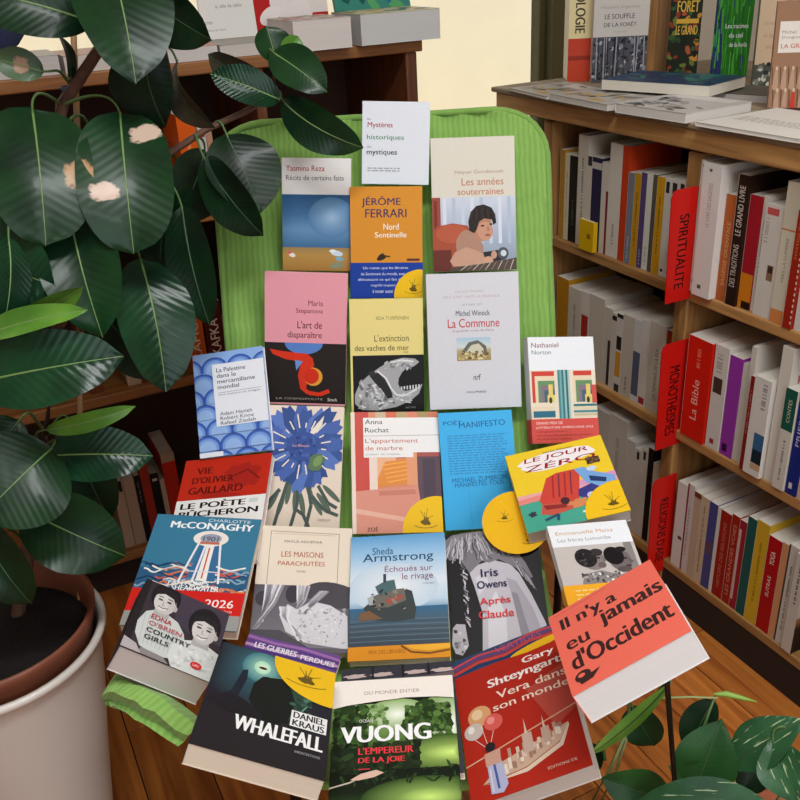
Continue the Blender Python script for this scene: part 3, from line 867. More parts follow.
def f_native(a):
    a.text('Nathaniel', .05, .055, .46, .10, '8a4a58', .006); a.text('Norton', .05, .125, .34, .165, '6a8088', .006)
    a.rect(0, .315, 1, .78, 'ece0c8')
    for x0 in (.03, .60):
        cs = ('d0483c', 'ead8b8', '6a9468', '8a7488', '4a6a74', 'e8d48c')
        for i, cc in enumerate(cs):
            d = i * .045
            a.rect(x0 + d, .325 + d * 1.0, x0 + .34, .62, cc)
        a.rect(x0 + .245, .45, x0 + .31, .61, 'e8d070'); a.ell(x0 + .27, .60, .025, .03, '3a4a2c')
    a.rect(.60, .315, .66, .62, 'ece0c8')
    for i, cc in enumerate(('4a8a90', '7ab0b0', '3a7880', '9cc4bc', '2f6c78', 'b0ccc0')):
        a.rect(.42 + i * .03, .315, .45 + i * .03, .78, cc)
    a.rect(.0, .66, .36, .78, 'e8d8bc'); a.rect(.03, .70, .36, .76, '2f7088')
    for i, cc in enumerate(('3a7880', 'ead8b8', '4a9098', 'd8c8a4')): a.rect(.64, .64 + i * .03, 1, .66 + i * .03, cc)
    a.rect(.93, .46, 1, .63, 'd0584c')
    b = band(a, .775, 1.0, 'd8564e')
    b.text('GRAND PRIX DE', .06, .80, .46, .825, 'f4dcd4', .004); b.text('LITTÉRATURE AMÉRICAINE 2025', .06, .84, .92, .865, 'f4dcd4', .004)
    b.text('« Un grand roman »', .06, .885, .52, .905, '6a2420'); b.text('Une traversée puissante du territoire', .06, .92, .90, .94, '6a2420'); b.text('des Amériques oubliées', .06, .955, .58, .972, '6a2420')
    b.build(a.root, ('band_art', 'band_lettering'))
shown('native', 'white paperback with nested coloured doorways and a red band', f_native, 'eef2f6', pages='e0ddd8', spine='d8dce4')

def f_bucheron(a):
    a.rect(0, 0, 1, 1, 'c02c18')
    for i, (u, v, ru, rv) in enumerate(((.7, .20, .2, .12), (.5, .42, .25, .08), (.2, .5, .15, .08))): a.ell(u, v, ru, rv, 'a8241a' if i != 2 else 'd04028', 15, wob=.2)
    a.text("VIE", .16, .09, .34, .155, '5e1410', .05); a.text("D'OLIVIER", .13, .185, .60, .25, '5e1410', .05); a.text('GAILLARD', .11, .285, .72, .355, '5e1410', .05)
    a.line([(.6, .2), (.75, .15), (.9, .25)], .02, '7c1c14')
    a.rect(0, .41, 1, 1, 'eceae6')
    a.text('LE POÈTE', .06, .425, .78, .495, '161616', .07); a.text('BÛCHERON', .06, .505, .93, .575, '161616', .07)
    a.rect(.82, .44, .92, .48, 'c8d8d0')
shown('bucheron', 'red and white paperback with heavy black title letters', f_bucheron, 'c02c18', pages='e8dcd4')

def f_mcc(a):
    a.rect(0, 0, 1, .69, '3b7a98')
    a.text('CHARLOTTE', .50, .02, .90, .05, 'd8e4e8'); a.text('McCONAGHY', .16, .06, .94, .125, 'eef2f2', .06)
    cols = ['e8dcd0', 'd87848', '24466c', '8aa8bc', 'c85a48', '1e3c5c', 'f0ece4']
    rr = random.Random(3)
    a.rect(0, .50, 1, .69, '2f5c80')
    for i in range(46):
        u0 = rr.uniform(-.05, .85); v0 = rr.uniform(.46, .68); le = rr.uniform(.12, .4); cc = rr.choice(cols)
        pts = [(min(max(u0 + le * k / 6, 0), 1), min(v0 + .018 * math.sin(k * 1.3 + i), .685)) for k in range(7)]
        a.line(pts, .018, cc); a.k -= 1 if i % 6 else 0
    a.poly([(.50, .28), (.66, .28), (.70, .60), (.44, .60)], '3b6c98')
    for x0, x1 in ((.47, .38), (.54, .50), (.60, .62), (.67, .74)): a.line([(x0, .26), (x1, .62)], .02, 'e8e8ee')
    a.poly([(.55, .28), (.62, .28), (.62, .60), (.53, .60)], 'f0ece6'); a.line([(.58, .3), (.58, .58)], .014, 'c85a38')
    a.line([(.40, .52), (.73, .52)], .012, 'd8dce4')
    a.ell(.57, .215, .165, .075, 'ece4dc'); a.ell(.57, .215, .10, .045, '9aa0b0'); a.text('1901', .50, .195, .64, .24, '4a4a60', .02); a.rect(.48, .245, .66, .27, 'c0705c')
    a.text('FANTÔMES', .30, .60, .66, .645, 'f0f0ee', .03); a.text('DE SHEARWATER', .24, .645, .76, .69, 'f0f0ee', .03)
    a.rect(0, .69, 1, .88, 'd2251f')
    a.text('Prix des', .22, .715, .44, .745, 'f4e4e0'); a.text('libraires 2026', .22, .755, .92, .82, 'f6ecea', .015); a.text('sélection', .72, .835, .92, .86, 'f0c8c0')
    a.rect(0, .88, 1, 1, '9c9c98')
shown('mcconaghy', 'blue paperback with a white water tower, coloured waves and a red band', f_mcc, '3b7a98', pages='e0d6c4')

def f_maisons(a):
    for q in (((.12, .04), (.12, .485)), ((.86, .05), (.86, .485)), ((.12, .045), (.86, .055))): a.line(list(q), .006, '8a7c6c')
    a.line([(.15, .065), (.83, .07)], .003, 'b86a58')
    a.text('MAYLIS ADHÉMAR', .27, .115, .68, .14, '5a5048')
    a.text('LES MAISONS', .25, .215, .70, .26, 'b05a40', .006); a.text('PARACHUTÉES', .22, .285, .72, .33, 'b05a40', .006)
    a.text('roman', .42, .37, .52, .385, '8a7c6c')
    a.grad(0, .49, 1, 1, [(0, '57535a'), (.5, '6a666c'), (1, '7c7880')])
    g = ['d8d6da', 'b8b4bc', '94909a', 'e4e2e6']
    rr = random.Random(12)
    def drape(p0, p1, p2, n, wd):
        for i in range(n):
            o = (i / n - .5) * wd
            a.line([(p0[0] + o, p0[1]), (p1[0] + o * .6, p1[1] + o * .2), (p2[0] - o * .5, p2[1] + o * .4)], wd / n * 1.3, rr.choice(g)); a.k -= 1 if i % 6 else 0
    a.ell(.82, .56, .30, .10, '454147', 10); a.ell(.40, .56, .07, .07, '36323a'); a.ell(.10, .60, .08, .06, '3e3a42')
    drape((.22, .49), (.18, .62), (.06, .82), 9, .20); drape((.52, .49), (.50, .60), (.44, .70), 7, .14); drape((.74, .53), (.62, .62), (.54, .70), 6, .10)
    a.poly([(.28, .72), (.36, .64), (.46, .68), (.60, .61), (.80, .64), (.98, .72), (1, .97), (.78, .95), (.58, .93), (.36, .85)], 'd2d0d4')
    drape((.34, .66), (.34, .74), (.52, .90), 8, .12)
    a.scatter(110, .46, .66, .97, .93, .022, .008, g + ['a4a0a8'], 9); a.poly([(.0, .84), (.3, .84), (.5, .92), (.6, .965), (0, .965)], '4a464e')
    a.rect(0, .965, 1, 1, '5a565e')
shown('maisons', 'cream and grey paperback with a ruled frame above a photo of pale drapery', f_maisons, 'e6d8c4', pages='e4d8c6')

def f_purple(a):
    a.rect(0, 0, 1, .30, '6a4a8c')
    for i, cc in enumerate(('9c6ca8', '5c3c80', 'b890b4', '4a3474')): a.line([(0, .03 + i * .05), (.3, .05 + i * .045), (.6, .03 + i * .05), (1, .06 + i * .04)], .03, cc)
    a.text('LES GUERRES', .10, .085, .55, .155, 'e4e0e8', .05); a.text('PERDUES', .60, .105, .96, .165, 'e4e0e8', .05)
    a.rect(0, .42, 1, 1, '4c3a6a')
shown('purple', 'purple paperback peeping out between the drapery book and a black one', f_purple, '5c4080')

def f_sheda(a):
    a.grad(0, 0, 1, .64, [(0, '5f9fd0'), (.25, '9ac4e4'), (.6, 'dce6ee'), (.85, 'c0d6e4'), (1, '4f86ac')])
    a.glow(.45, .44, .46, .20, 'eef0f2', 'c4d6e4')
    a.grad(0, .60, 1, .90, [(0, '34688c'), (.2, '43647c'), (.5, '4c5c68'), (1, '3c4650')])
    for i in range(9): a.line([(.0, .70 + i * .02), (.4, .69 + i * .021), (1, .70 + i * .02)], .008, ['5c7484', '3a4854'][i % 2])
    a.text('Sheda', .23, .105, .45, .165, '2a5878', .004); a.text('Armstrong', .13, .155, .87, .245, '245270', .006)
    a.text('Échoués sur', .36, .255, .86, .315, '8a5a78', .002); a.text('le rivage', .54, .33, .86, .40, '8a5a78', .002); a.text('roman', .76, .415, .87, .43, '8a9aa8')
    a.poly([(.14, .60), (.20, .66), (.28, .70), (.48, .71), (.66, .70), (.68, .62), (.64, .48), (.58, .46), (.52, .50), (.36, .55), (.20, .56)], '3c4444')
    a.poly([(.20, .52), (.30, .49), (.44, .46), (.56, .455), (.58, .55), (.40, .60), (.24, .60)], '6f6a60'); a.poly([(.26, .43), (.36, .39), (.46, .38), (.48, .46), (.30, .50)], '4f6a6c'); a.poly([(.18, .52), (.24, .50), (.26, .57), (.20, .58)], 'aab0b0')
    a.rect(.345, .33, .375, .40, '3c444c'); a.poly([(.36, .54), (.52, .50), (.56, .53), (.40, .58)], 'a05444'); a.poly([(.10, .64), (.20, .62), (.34, .69), (.10, .70)], '7a5a40')
    a.scatter(20, .22, .46, .58, .66, .03, .012, ['565c58', '88847c', '32383a', '9a8478'], 4)
    b = band(a, .895, 1.0, 'e0921e')
    b.text('PRIX DES LIBRAIRES', .20, .925, .56, .955, '9a5a14'); b.line([(.52, .90), (.62, .95), (.80, .965), (1, .945)], .02, '7a4a14'); b.poly([(.55, .90), (1, .90), (1, .93), (.8, .945), (.64, .93)], 'f0b030')
    b.build(a.root, ('band_art', 'band_lettering'))
shown('sheda', 'blue paperback with a stranded boat and a narrow orange band', f_sheda, '7ab0d8')

def f_iris(a):
    a.rect(0, 0, 1, 1, '1e1c1e')
    a.poly([(.24, .34), (.32, .28), (.50, .25), (.68, .30), (.76, .38), (.86, .55), (.97, .78), (1, .90), (1, .96), (.30, 1.0), (.34, .66), (.28, .45)], 'c4c0c8')
    a.poly([(.40, .62), (.50, .50), (.58, .70), (.56, 1), (.36, 1)], 'dad8de'); a.poly([(.62, .40), (.72, .44), (.86, .66), (.94, .88), (.76, .94)], 'aaa6b0'); a.poly([(.66, .52), (.72, .54), (.80, .86), (.72, .92)], '8e8a94'); a.poly([(.30, .38), (.40, .34), (.44, .44), (.32, .52)], 'd6d4da')
    hair = [(0, .05), (.08, .01), (.20, 0), (.68, 0), (.74, .06), (.70, .12), (.76, .20), (.84, .30), (.90, .42), (.84, .44), (.74, .34), (.64, .285), (.56, .25), (.46, .27), (.38, .25), (.30, .30), (.24, .34), (.18, .26), (.12, .20), (.04, .22), (0, .18)]
    a.poly(hair, '7d797f')
    g = ['b8b4ba', '68646a', 'd0ccd2', '504c52', '9a969c']
    rr = random.Random(2)
    for i in range(70):
        u = rr.uniform(.05, .62); v = rr.uniform(.01, .10); d = (u - .25) * .35
        a.line([(u, v), (u + d * .4 + rr.uniform(-.02, .02), v + .05), (u + d + rr.uniform(-.03, .03), v + .11), (u + d * 1.3, v + .15)], .011, rr.choice(g)); a.k -= 1 if i % 6 else 0
    for i in range(12):
        u = .66 + i * .012; a.line([(u, .20 + i * .012), (u + .08, .30 + i * .012), (u + .13, .40 + i * .012)], .009, rr.choice(g)); a.k -= 1 if i % 6 else 0
    for i in range(30): a.line([(.17 + rr.uniform(-.03, .03), .24 + i * .017), (.19 + rr.uniform(-.03, .03), .27 + i * .017)], .012, rr.choice(g)); 
    a.poly([(.02, .76), (.06, .73), (.15, .74), (.17, .90), (.10, .97), (.03, .95), (.0, .88)], 'b8b4ba'); a.scatter(14, .02, .77, .16, .96, .03, .02, g, 7)
    a.text('Iris', .36, .32, .54, .385, '2a2050', .03); a.text('Owens', .31, .415, .62, .475, '2a2050', .03)
    a.text('Après', .32, .55, .64, .62, 'd83a3c', .03); a.text('Claude', .30, .65, .66, .71, 'd83a3c', .03)
shown('iris', 'black and white photo paperback of long hair on a pale shirt, title in red', f_iris, '1e1c1e')

def f_zero(a):
    a.rect(0, 0, 1, 1, 'f0cc30')
    a.rect(0, .55, 1, .66, 'e8a8a8'); a.rect(0, .62, 1, 1, '4aa890'); a.poly([(.55, .52), (1, .48), (1, .56), (.6, .58)], 'd898c0'); a.poly([(0, .60), (.3, .58), (.32, .64), (0, .66)], 'e88a80')
    a.ell(.50, .165, .40, .095, 'f4ecec', -1, wob=.05); a.ell(.38, .22, .26, .075, 'f4ecec', wob=.05)
    a.text('LE JOUR', .17, .10, .83, .175, '982028', .02, shear=.3); a.text('ZÉRO', .16, .185, .88, .275, '982028', .02, shear=.3)
    a.poly([(.33, .40), (.44, .36), (.62, .36), (.66, .44), (.58, .72), (.44, .74), (.22, .70), (.20, .66)], 'd0483c')
    for i in range(4): a.line([(.40 + i * .06, .38), (.34 + i * .06, .66)], .016, ['a83030', '7a3848'][i % 2])
    a.poly([(.22, .70), (.44, .74), (.58, .72), (.56, .82), (.30, .86), (.18, .82)], 'c85848'); a.ell(.44, .72, .045, .045, '4a2c34'); a.poly([(.22, .72), (.44, .76), (.44, .80), (.24, .78)], '903030')
    a.poly([(.62, .36), (.72, .36), (.80, .44), (.98, .54), (.98, .62), (.84, .66), (.70, .56)], '7aa8dc'); a.poly([(.74, .48), (.90, .55), (.88, .60), (.74, .55)], '283c6c'); a.ell(.79, .40, .05, .03, 'c8d8ec')
    a.poly([(.60, .62), (.74, .58), (.84, .68), (.80, .76), (.66, .76), (.58, .70)], '3c3c84'); a.ell(.70, .72, .04, .04, 'c0c4e8')
    a.ell(.56, .78, .10, .05, 'd88a58', wob=.3); a.ell(.62, .90, .05, .03, 'e8ece8', wob=.3); a.ell(.10, .80, .04, .03, '3a3a48', wob=.3)
    a.line([(.20, .90), (.34, .86), (.32, .93)], .03, '2c5870'); a.poly([(.76, .26), (.90, .26), (.90, .34), (.78, .34)], '50382c'); a.scatter(8, .76, .25, .9, .35, .03, .02, ['3a2820', '7a5a3c'], 3)
    a.text('Laurent Galandon', .38, .055, .68, .08, '8a6a18')
    sticker(a, .95, .98, .37, marks=((-.08, -.12),))
shown('zero', 'yellow comic album with a crumpled red machine and a yellow round sticker', f_zero, 'f0cc30', pages='c8c4c0', name='comic_album')

def f_emma(a):
    a.rect(0, 0, 1, .24, 'eef0f4'); a.text('Emmanuelle Maisy', .08, .075, .80, .125, 'd0a468', .004); a.text('Les frères Lumumba', .08, .15, .74, .19, '98a0a8')
    a.rect(0, .24, 1, .80, 'c8c0bc'); a.rect(.86, .24, .96, .66, '8a8480')
    a.poly([(.22, .66), (.26, .58), (.34, .53), (.50, .51), (.60, .54), (.72, .57), (.80, .55), (.96, .58), (1, .66)], '8c8684'); a.scatter(46, .24, .53, .74, .655, .028, .014, ['e8e4e2', '3a3636', 'b4aeac', '5c5656'], 8)
    a.ell(.44, .40, .145, .105, '8a807e', -8); a.ell(.36, .375, .13, .10, '2a2628', -20); a.ell(.50, .325, .08, .04, '3a3436'); a.scatter(16, .26, .30, .46, .46, .03, .014, ['1c181a', '4a4446', '5c5658'], 4); a.poly([(.55, .37), (.615, .41), (.56, .43)], '7c7270'); a.ell(.53, .46, .05, .03, '6c6260'); a.ell(.51, .385, .02, .01, '2c2628')
    a.ell(.76, .42, .135, .115, '75696a', -5); a.ell(.70, .375, .12, .095, '1c181a', -15); a.ell(.80, .315, .07, .03, '242022'); a.poly([(.86, .40), (.925, .45), (.87, .465)], '685c5c'); a.ell(.84, .49, .035, .014, '4a3434'); a.ell(.83, .41, .02, .009, '241e20'); a.ell(.78, .52, .09, .03, '5c5252')
    b = band(a, .64, 1.0, 'f2ac28')
    b.lines(7, .12, .69, .9, .98, 'f8d890', .3)
    b.build(a.root, ('band_art', 'band_lettering'))
shown('emma', 'small white paperback with two dark-haired heads and an amber band', f_emma, 'eef0f4', pages='ece8e0')

def f_dark(a):
    a.rect(0, 0, 1, 1, '3a3a42')
    for u in (.12, .36, .66, .90): a.ell(u, .08, .10, .02, 'c8b4b0', wob=.2)
    a.rect(0, .12, 1, .16, '50505a')
    for u in (.28, .55, .78): a.line([(u, 0), (u, .18)], .02, '24242a')
    a.poly([(0, .14), (.3, .17), (1, .10), (1, .16), (0, .22)], '6a5c5c')
shown('dark', 'dark grey paperback mostly hidden between the boat book and the meadow book', f_dark, '3a3a42')

def f_country(a):
    a.rect(0, 0, 1, 1, '3a3238')
    a.rect(.0, 0, .07, 1, '262224'); a.poly([(.30, 0), (1, 0), (1, .5), (.62, .5), (.45, .4)], '453c48')
    # knitted jumper on the left, pale blouse on the right
    a.poly([(.07, .60), (.12, .44), (.20, .38), (.34, .37), (.48, .42), (.58, .54), (.62, .66), (.54, .90), (.40, .95), (.18, .90), (.09, .76)], 'c6cac6')
    for i in range(9): a.line([(.12 + i * .05, .46 + i * .012), (.16 + i * .045, .86)], .008, 'b0b4b0')
    a.poly([(.50, .72), (.58, .62), (.70, .57), (.86, .57), (1, .62), (1, 1), (.55, 1), (.48, .88)], 'd2d4d0')
    a.scatter(40, .54, .64, .98, .97, .04, .02, ['c4c8c4', 'dee0dc', 'b8bcb8'], 5)
    def head(u, v, s_, tw):
        a.poly([(u - .07 * s_, v + .12), (u + .08 * s_, v + .12), (u + .10 * s_, v + .24 * s_), (u - .08 * s_, v + .24 * s_)], 'aeaaa6')
        a.ell(u, v - .04, .165 * s_, .22 * s_, '221e22'); a.ell(u + tw * .01, v + .03, .125 * s_, .175 * s_, 'c0bcb8'); a.ell(u - tw * .03, v + .04, .085 * s_, .13 * s_, 'cecac6')
        a.poly([(u - .13 * s_, v + .0), (u - .12 * s_, v - .12 * s_), (u, v - .17 * s_), (u + .12 * s_, v - .12 * s_), (u + .13 * s_, v + .02), (u + .085 * s_, v - .06 * s_), (u - .02, v - .085 * s_), (u - .09 * s_, v - .05 * s_)], '282428')
        a.ell(u + tw * .135 * s_, v + .07, .024, .04, 'b4b0ac')
        for k in (-1, 1):
            a.ell(u + k * .05 * s_, v + .015, .028 * s_, .014, '4c4648'); a.line([(u + k * .08 * s_, v - .025), (u + k * .025 * s_, v - .03)], .012, '4c4648')
        a.line([(u - .005, v + .03), (u - .015, v + .085), (u + .015, v + .09)], .010, '98948f'); a.poly([(u - .05 * s_, v + .115 * s_), (u, v + .125 * s_), (u + .055 * s_, v + .11 * s_), (u + .03, v + .15 * s_), (u - .03, v + .15 * s_)], 'e4e2de'); a.line([(u - .055 * s_, v + .112 * s_), (u, v + .128 * s_), (u + .06 * s_, v + .105 * s_)], .012, '6c4c50')
    head(.27, .20, 1.0, 1); head(.77, .36, 1.12, 1)
    a.poly([(.20, .92), (.45, .94), (.52, 1), (.18, 1)], '8a8280'); a.poly([(.0, .86), (.14, .9), (.22, 1), (0, 1)], 'b0a8a8')
    for i, (s_, cc) in enumerate((('EDNA', 'b04048'), ("O'BRIEN", 'b86068'), ('COUNTRY', '2c302c'), ('GIRLS', '2f3a34'))):
        a.text(s_, .19, .45 + i * .095, (.42, .56, .68, .46)[i], .51 + i * .095, cc, .035)
    a.ell(.80, .88, .065, .045, 'd0302c'); a.text('LIRE', .765, .865, .835, .895, 'f0d8d0')

shown('country', 'thick black and white photo paperback with two smiling women, lower left', f_country, '3a3238', pages='d8cfcf')

def f_whale(a):
    a.grad(0, 0, 1, 1, [(0, '1c2c44'), (.3, '1c2230'), (.6, '221f25'), (1, '231f22')])
    a.glow(.38, .18, .50, .42, '3c7c88', '1f222c'); a.glow(.38, .16, .17, .16, 'c8f0d0', '3a7884'); a.glow(.38, .16, .07, .07, 'f4fce0', 'a8e0c0')
    a.ell(.385, .165, .035, .014, '3a2c14')
    a.poly([(.34, .34), (.40, .25), (.55, .21), (.72, .20), (.86, .24), (.84, .34), (.76, .48), (.66, .62), (.55, .66), (.42, .62), (.33, .50)], '0f1614')
    a.poly([(.62, .24), (.78, .22), (.86, .25), (.84, .34), (.74, .52), (.66, .60), (.70, .42)], '2c4a3e'); a.line([(.45, .24), (.60, .205), (.76, .20), (.86, .24), (.85, .33), (.76, .48)], .012, '6a9c88')
    a.poly([(.17, .52), (.23, .24), (.27, .22), (.28, .32), (.24, .52)], '18222e'); a.poly([(.02, .60), (.17, .48), (.3, .52), (.5, .64), (.2, .66)], '1a1a20')
    a.scatter(20, .64, .24, .84, .5, .03, .02, ['3c6454', '22382e', '4c7a68'], 2)
    a.text('WHALEFALL', .27, .665, .95, .79, 'f2f2f0', .038)
    a.rect(.68, .49, .97, .635, 'eeeeec'); a.text('DANIEL', .70, .50, .95, .555, '1c1c1e', .035); a.text('KRAUS', .70, .57, .95, .625, '1c1c1e', .035)
    a.text('INDISCRETIONS', .75, .83, .94, .85, 'a8a8a8')
    sticker(a, .98, .01, .52, marks=((-.22, .14),))
shown('whalefall', 'black paperback with one bold white word and a dark rock under a glowing light', f_whale, '231f22', pages='d8c8b4')

def f_vuong(a):
    a.rect(0, 0, 1, 1, '1a2416')
    a.text('DU MONDE ENTIER', .26, .09, .72, .115, '9a8c84')
    a.grad(0, .17, 1, .62, [(0, '9ab474'), (.3, '86a65c'), (.6, '4c6c34'), (1, '22321a')])
    a.glow(.53, .25, .26, .11, 'f4f8ec', '90ae6a')
    a.glow(.98, .34, .30, .24, 'f8fcf0', '7c9c54')
    G = ['3a5428', '2a3c1e', '47662f', '1e2c16', '324a24']
    a.scatter(150, .0, .17, .30, .50, .045, .028, G, 2); a.scatter(40, .28, .18, .46, .34, .03, .018, ['5c7c3c', '88a868', '47662f', '6c8c50'], 4)
    a.poly([(.745, .40), (.785, .40), (.80, .56), (.74, .56)], '1e2416')
    for q, u_, v_ in ((.14, .76, .30), (.10, .66, .34), (.10, .88, .32), (.09, .76, .22)): a.ell(u_, v_, q, q * .7, '2c421e', wob=.12)
    a.scatter(110, .58, .19, .97, .44, .035, .022, ['35502a', '243818', '47662f', '5c7c3c'], 3)
    a.glow(.96, .53, .52, .12, 'd4f080', '34501f')
    a.rect(0, .47, .70, .66, '1c2818'); a.scatter(80, .0, .44, .72, .62, .05, .022, ['1a2214', '26341c', '304424', '22301a'], 6)
    a.grad(0, .62, 1, 1, [(0, '10180e'), (.35, '16200f'), (.6, '2c4a20'), (1, '24401a')])
    a.glow(.76, .80, .52, .13, 'c8e878', '2a421c')
    a.scatter(50, .0, .60, 1, .70, .05, .01, ['182210', '20301a', '2c4420'], 8)
    # the meadow and glow must stay inside the cover: trim the sides with the dark wood edge
    rr = random.Random(7)
    for i in range(60):
        u = rr.uniform(.02, .98); a.line([(u, .995), (min(max(u + rr.uniform(-.03, .03), 0), 1), rr.uniform(.86, .94))], .006, rr.choice(['24381a', '6c9848', '1a2812', 'a0bc80'])); a.k -= 1 if i % 6 else 0
    a.poly([(0, 0), (1, 0), (1, .165), (.85, .15), (.6, .145), (.3, .165), (.12, .18), (0, .20)], 'efe6dc')
    a.text('DU MONDE ENTIER', .26, .085, .72, .11, '9a8c84')
    a.line([(.0, .72), (.16, .69), (.24, .66)], .012, 'c8bca8'); a.poly([(.16, .675), (.24, .64), (.36, .62), (.42, .64), (.34, .665), (.22, .68)], 'd8b4a0')
    a.text('OCEAN', .22, .285, .33, .305, 'e8ece0'); a.text('VUONG', .08, .33, .79, .44, 'f2f2f0', .06)
    a.text("L'EMPEREUR", .22, .475, .65, .52, 'e03c46', .04); a.text('DE LA JOIE', .22, .54, .58, .585, 'e03c46', .04); a.rect(.22, .61, .31, .616, 'd83a44')
    a.text('GALLIMARD', .40, .83, .62, .855, 'e8ece0', .01)
shown('vuong', 'green meadow paperback with large white capitals at the bottom centre', f_vuong, '3a5a2a')

def f_vera(a):
    a.rect(0, 0, 1, 1, 'b02a1c')
    a.rect(0, 0, 1, .13, '34486c')
    for i, (cc, v) in enumerate((('d04848', .025), ('8a3a58', .05), ('c84438', .075), ('2a3c60', .10), ('5a4a78', .04))): a.line([(0, v + .03), (.25, v), (.5, v + .02), (.75, v - .015), (1, v)], .03, cc)
    a.text('VERTIGES', .42, .015, .86, .06, 'b05a78', .004)
    a.ell(.80, .115, .26, .03, 'e8b420', -6); a.poly([(0, .13), (.4, .125), (.7, .14), (1, .13), (1, .2), (0, .2)], 'b02a1c')
    a.poly([(.62, .40), (1, .30), (1, .62), (.80, .70)], 'b84c40')
    a.text('Gary', .64, .165, .93, .225, 'f2e8e0', .05); a.text('Shteyngart', .30, .235, .97, .31, 'f2e8e0', .05)
    a.text('Vera dans', .36, .335, .99, .39, 'f0dcc8', .025); a.text('son monde', .31, .415, .99, .465, 'f0dcc8', .025)
    a.line([(.0, .76), (.5, .68), (1, .60)], .012, 'd8a888')
    a.ell(.18, .46, .105, .07, 'd8a070'); a.ell(.16, .445, .05, .035, 'e8c8a0'); a.ell(.11, .55, .085, .055, 'c8bcb4'); a.ell(.29, .53, .085, .055, 'd86058'); a.ell(.27, .515, .035, .025, 'ec9088'); a.ell(.09, .535, .03, .025, 'ece4dc')
    for p_ in ((.18, .53), (.11, .605), (.28, .585)): a.line([p_, (.22, .70)], .005, 'e8d8c8')
    a.poly([(.12, .90), (.30, .80), (.55, .76), (.90, .70), (.80, .80), (.50, .88)], 'c8a890'); a.poly([(.14, .905), (.5, .885), (.8, .805), (.90, .70), (.905, .72), (.82, .83), (.5, .91)], 'e0c8b0')
    rr = random.Random(5)
    for i in range(34):
        u = rr.uniform(.30, .82); v = .86 - (u - .3) * .22 + rr.uniform(-.04, .03); hh = rr.uniform(.03, .08)
        a.rect(u, v - hh, u + .028, v, rr.choice(['d8c0ac', 'b89484', 'e4d4c4', 'a07868'])); a.k -= 1 if i % 6 else 0
    a.poly([(.52, .80), (.545, .58), (.57, .80)], 'd8c0ac'); a.poly([(.68, .78), (.70, .60), (.725, .78)], 'd8c4b0'); a.rect(.505, .68, .59, .80, 'c4a898'); a.rect(.67, .68, .74, .78, 'c0a490')
    a.poly([(.18, .76), (.30, .76), (.33, .94), (.28, .98), (.18, .97)], 'b0b4d0'); a.poly([(.17, .72), (.31, .71), (.30, .80), (.17, .80)], 'c89c88'); a.ell(.23, .685, .045, .03, '2a2428'); a.line([(.24, .80), (.25, .95)], .02, '4a5a98'); a.line([(.20, .82), (.20, .96)], .012, 'd8d0dc')
    a.text('ÉDITIONS DE', .66, .925, .90, .945, 'e8c8b4')
shown('vera', 'red paperback with balloons and a paper city model, lower right of centre', f_vera, 'b02a1c', pages='d8d0c8')

def f_occ(a):
    a.text("Il n'y a", .09, .11, .60, .30, '3a1c1c', .035); a.text('jamais', .42, .27, .97, .49, '3a1c1c', .035)
    a.text('eu', .08, .42, .28, .525, '3a1c1c', .04); a.text("d'Occident", .08, .565, .95, .77, '3a1c1c', .035)
    a.line([(.05, .045), (.55, .04)], .004, 'b84840')
    a.ell(.13, .86, .07, .055, '3c2420', -15); a.ell(.12, .85, .03, .02, 'f8725e'); a.poly([(.08, .89), (.28, .86), (.20, .93), (.10, .94)], '3c2420')
shown('occident', 'thick coral red paperback with heavy black title at the lower right', f_occ, 'f8725e', pages='e4e2e0')

# ------------------------------------------------------------------ round yellow card between POET, the long-hair book and the comic
def round_card():
    pts3 = [at(489, 508, 1.286), at(532, 551, 1.238), at(512, 489, 1.300)]
    n = (pts3[1] - pts3[0]).cross(pts3[2] - pts3[0]).normalized()
    if n.dot(CAM - pts3[0]) < 0: n = -n
    d0 = ray(516, 522); c = CAM + d0 * ((pts3[0] - CAM).dot(n) / d0.dot(n))
    r = V((0.9, -0.43, 0)); r = (r - n * r.dot(n)).normalized(); u = n.cross(r)
    root = empty('sticker'); t = 0.0006
    root.matrix_world = Matrix(((r.x, u.x, n.x, c.x), (r.y, u.y, n.y, c.y), (r.z, u.z, n.z, c.z), (0, 0, 0, 1)))
    tag(root, 'whole round yellow sticker between the blue book, the comic and the long-hair book', 'sticker')
    R_ = 0.0475
    mb = MB(); top = [(R_ * math.cos(k * math.pi / 24), R_ * 1.05 * math.sin(k * math.pi / 24), t) for k in range(48)]
    cc = lin('eeb814')
    mb.face(top, cc); mb.face([(x, y, 0) for x, y, z in top][::-1], cc)
    for k in range(48):
        a_, b_ = top[k], top[(k + 1) % 48]; mb.face([(a_[0], a_[1], 0), (b_[0], b_[1], 0), b_, a_], cc)
    d = mb.build('paper_disc', M_STICK, root)
    a = Art((-R_, R_, t), (2 * R_, 0, 0), (0, -2 * R_, 0), (0, 0, 1))
    for x, y in ((.34, .40), (.66, .80)): emblem(a, x, y, .36)
    a.build(d, ('emblem', 'emblem_lettering'))
round_card()

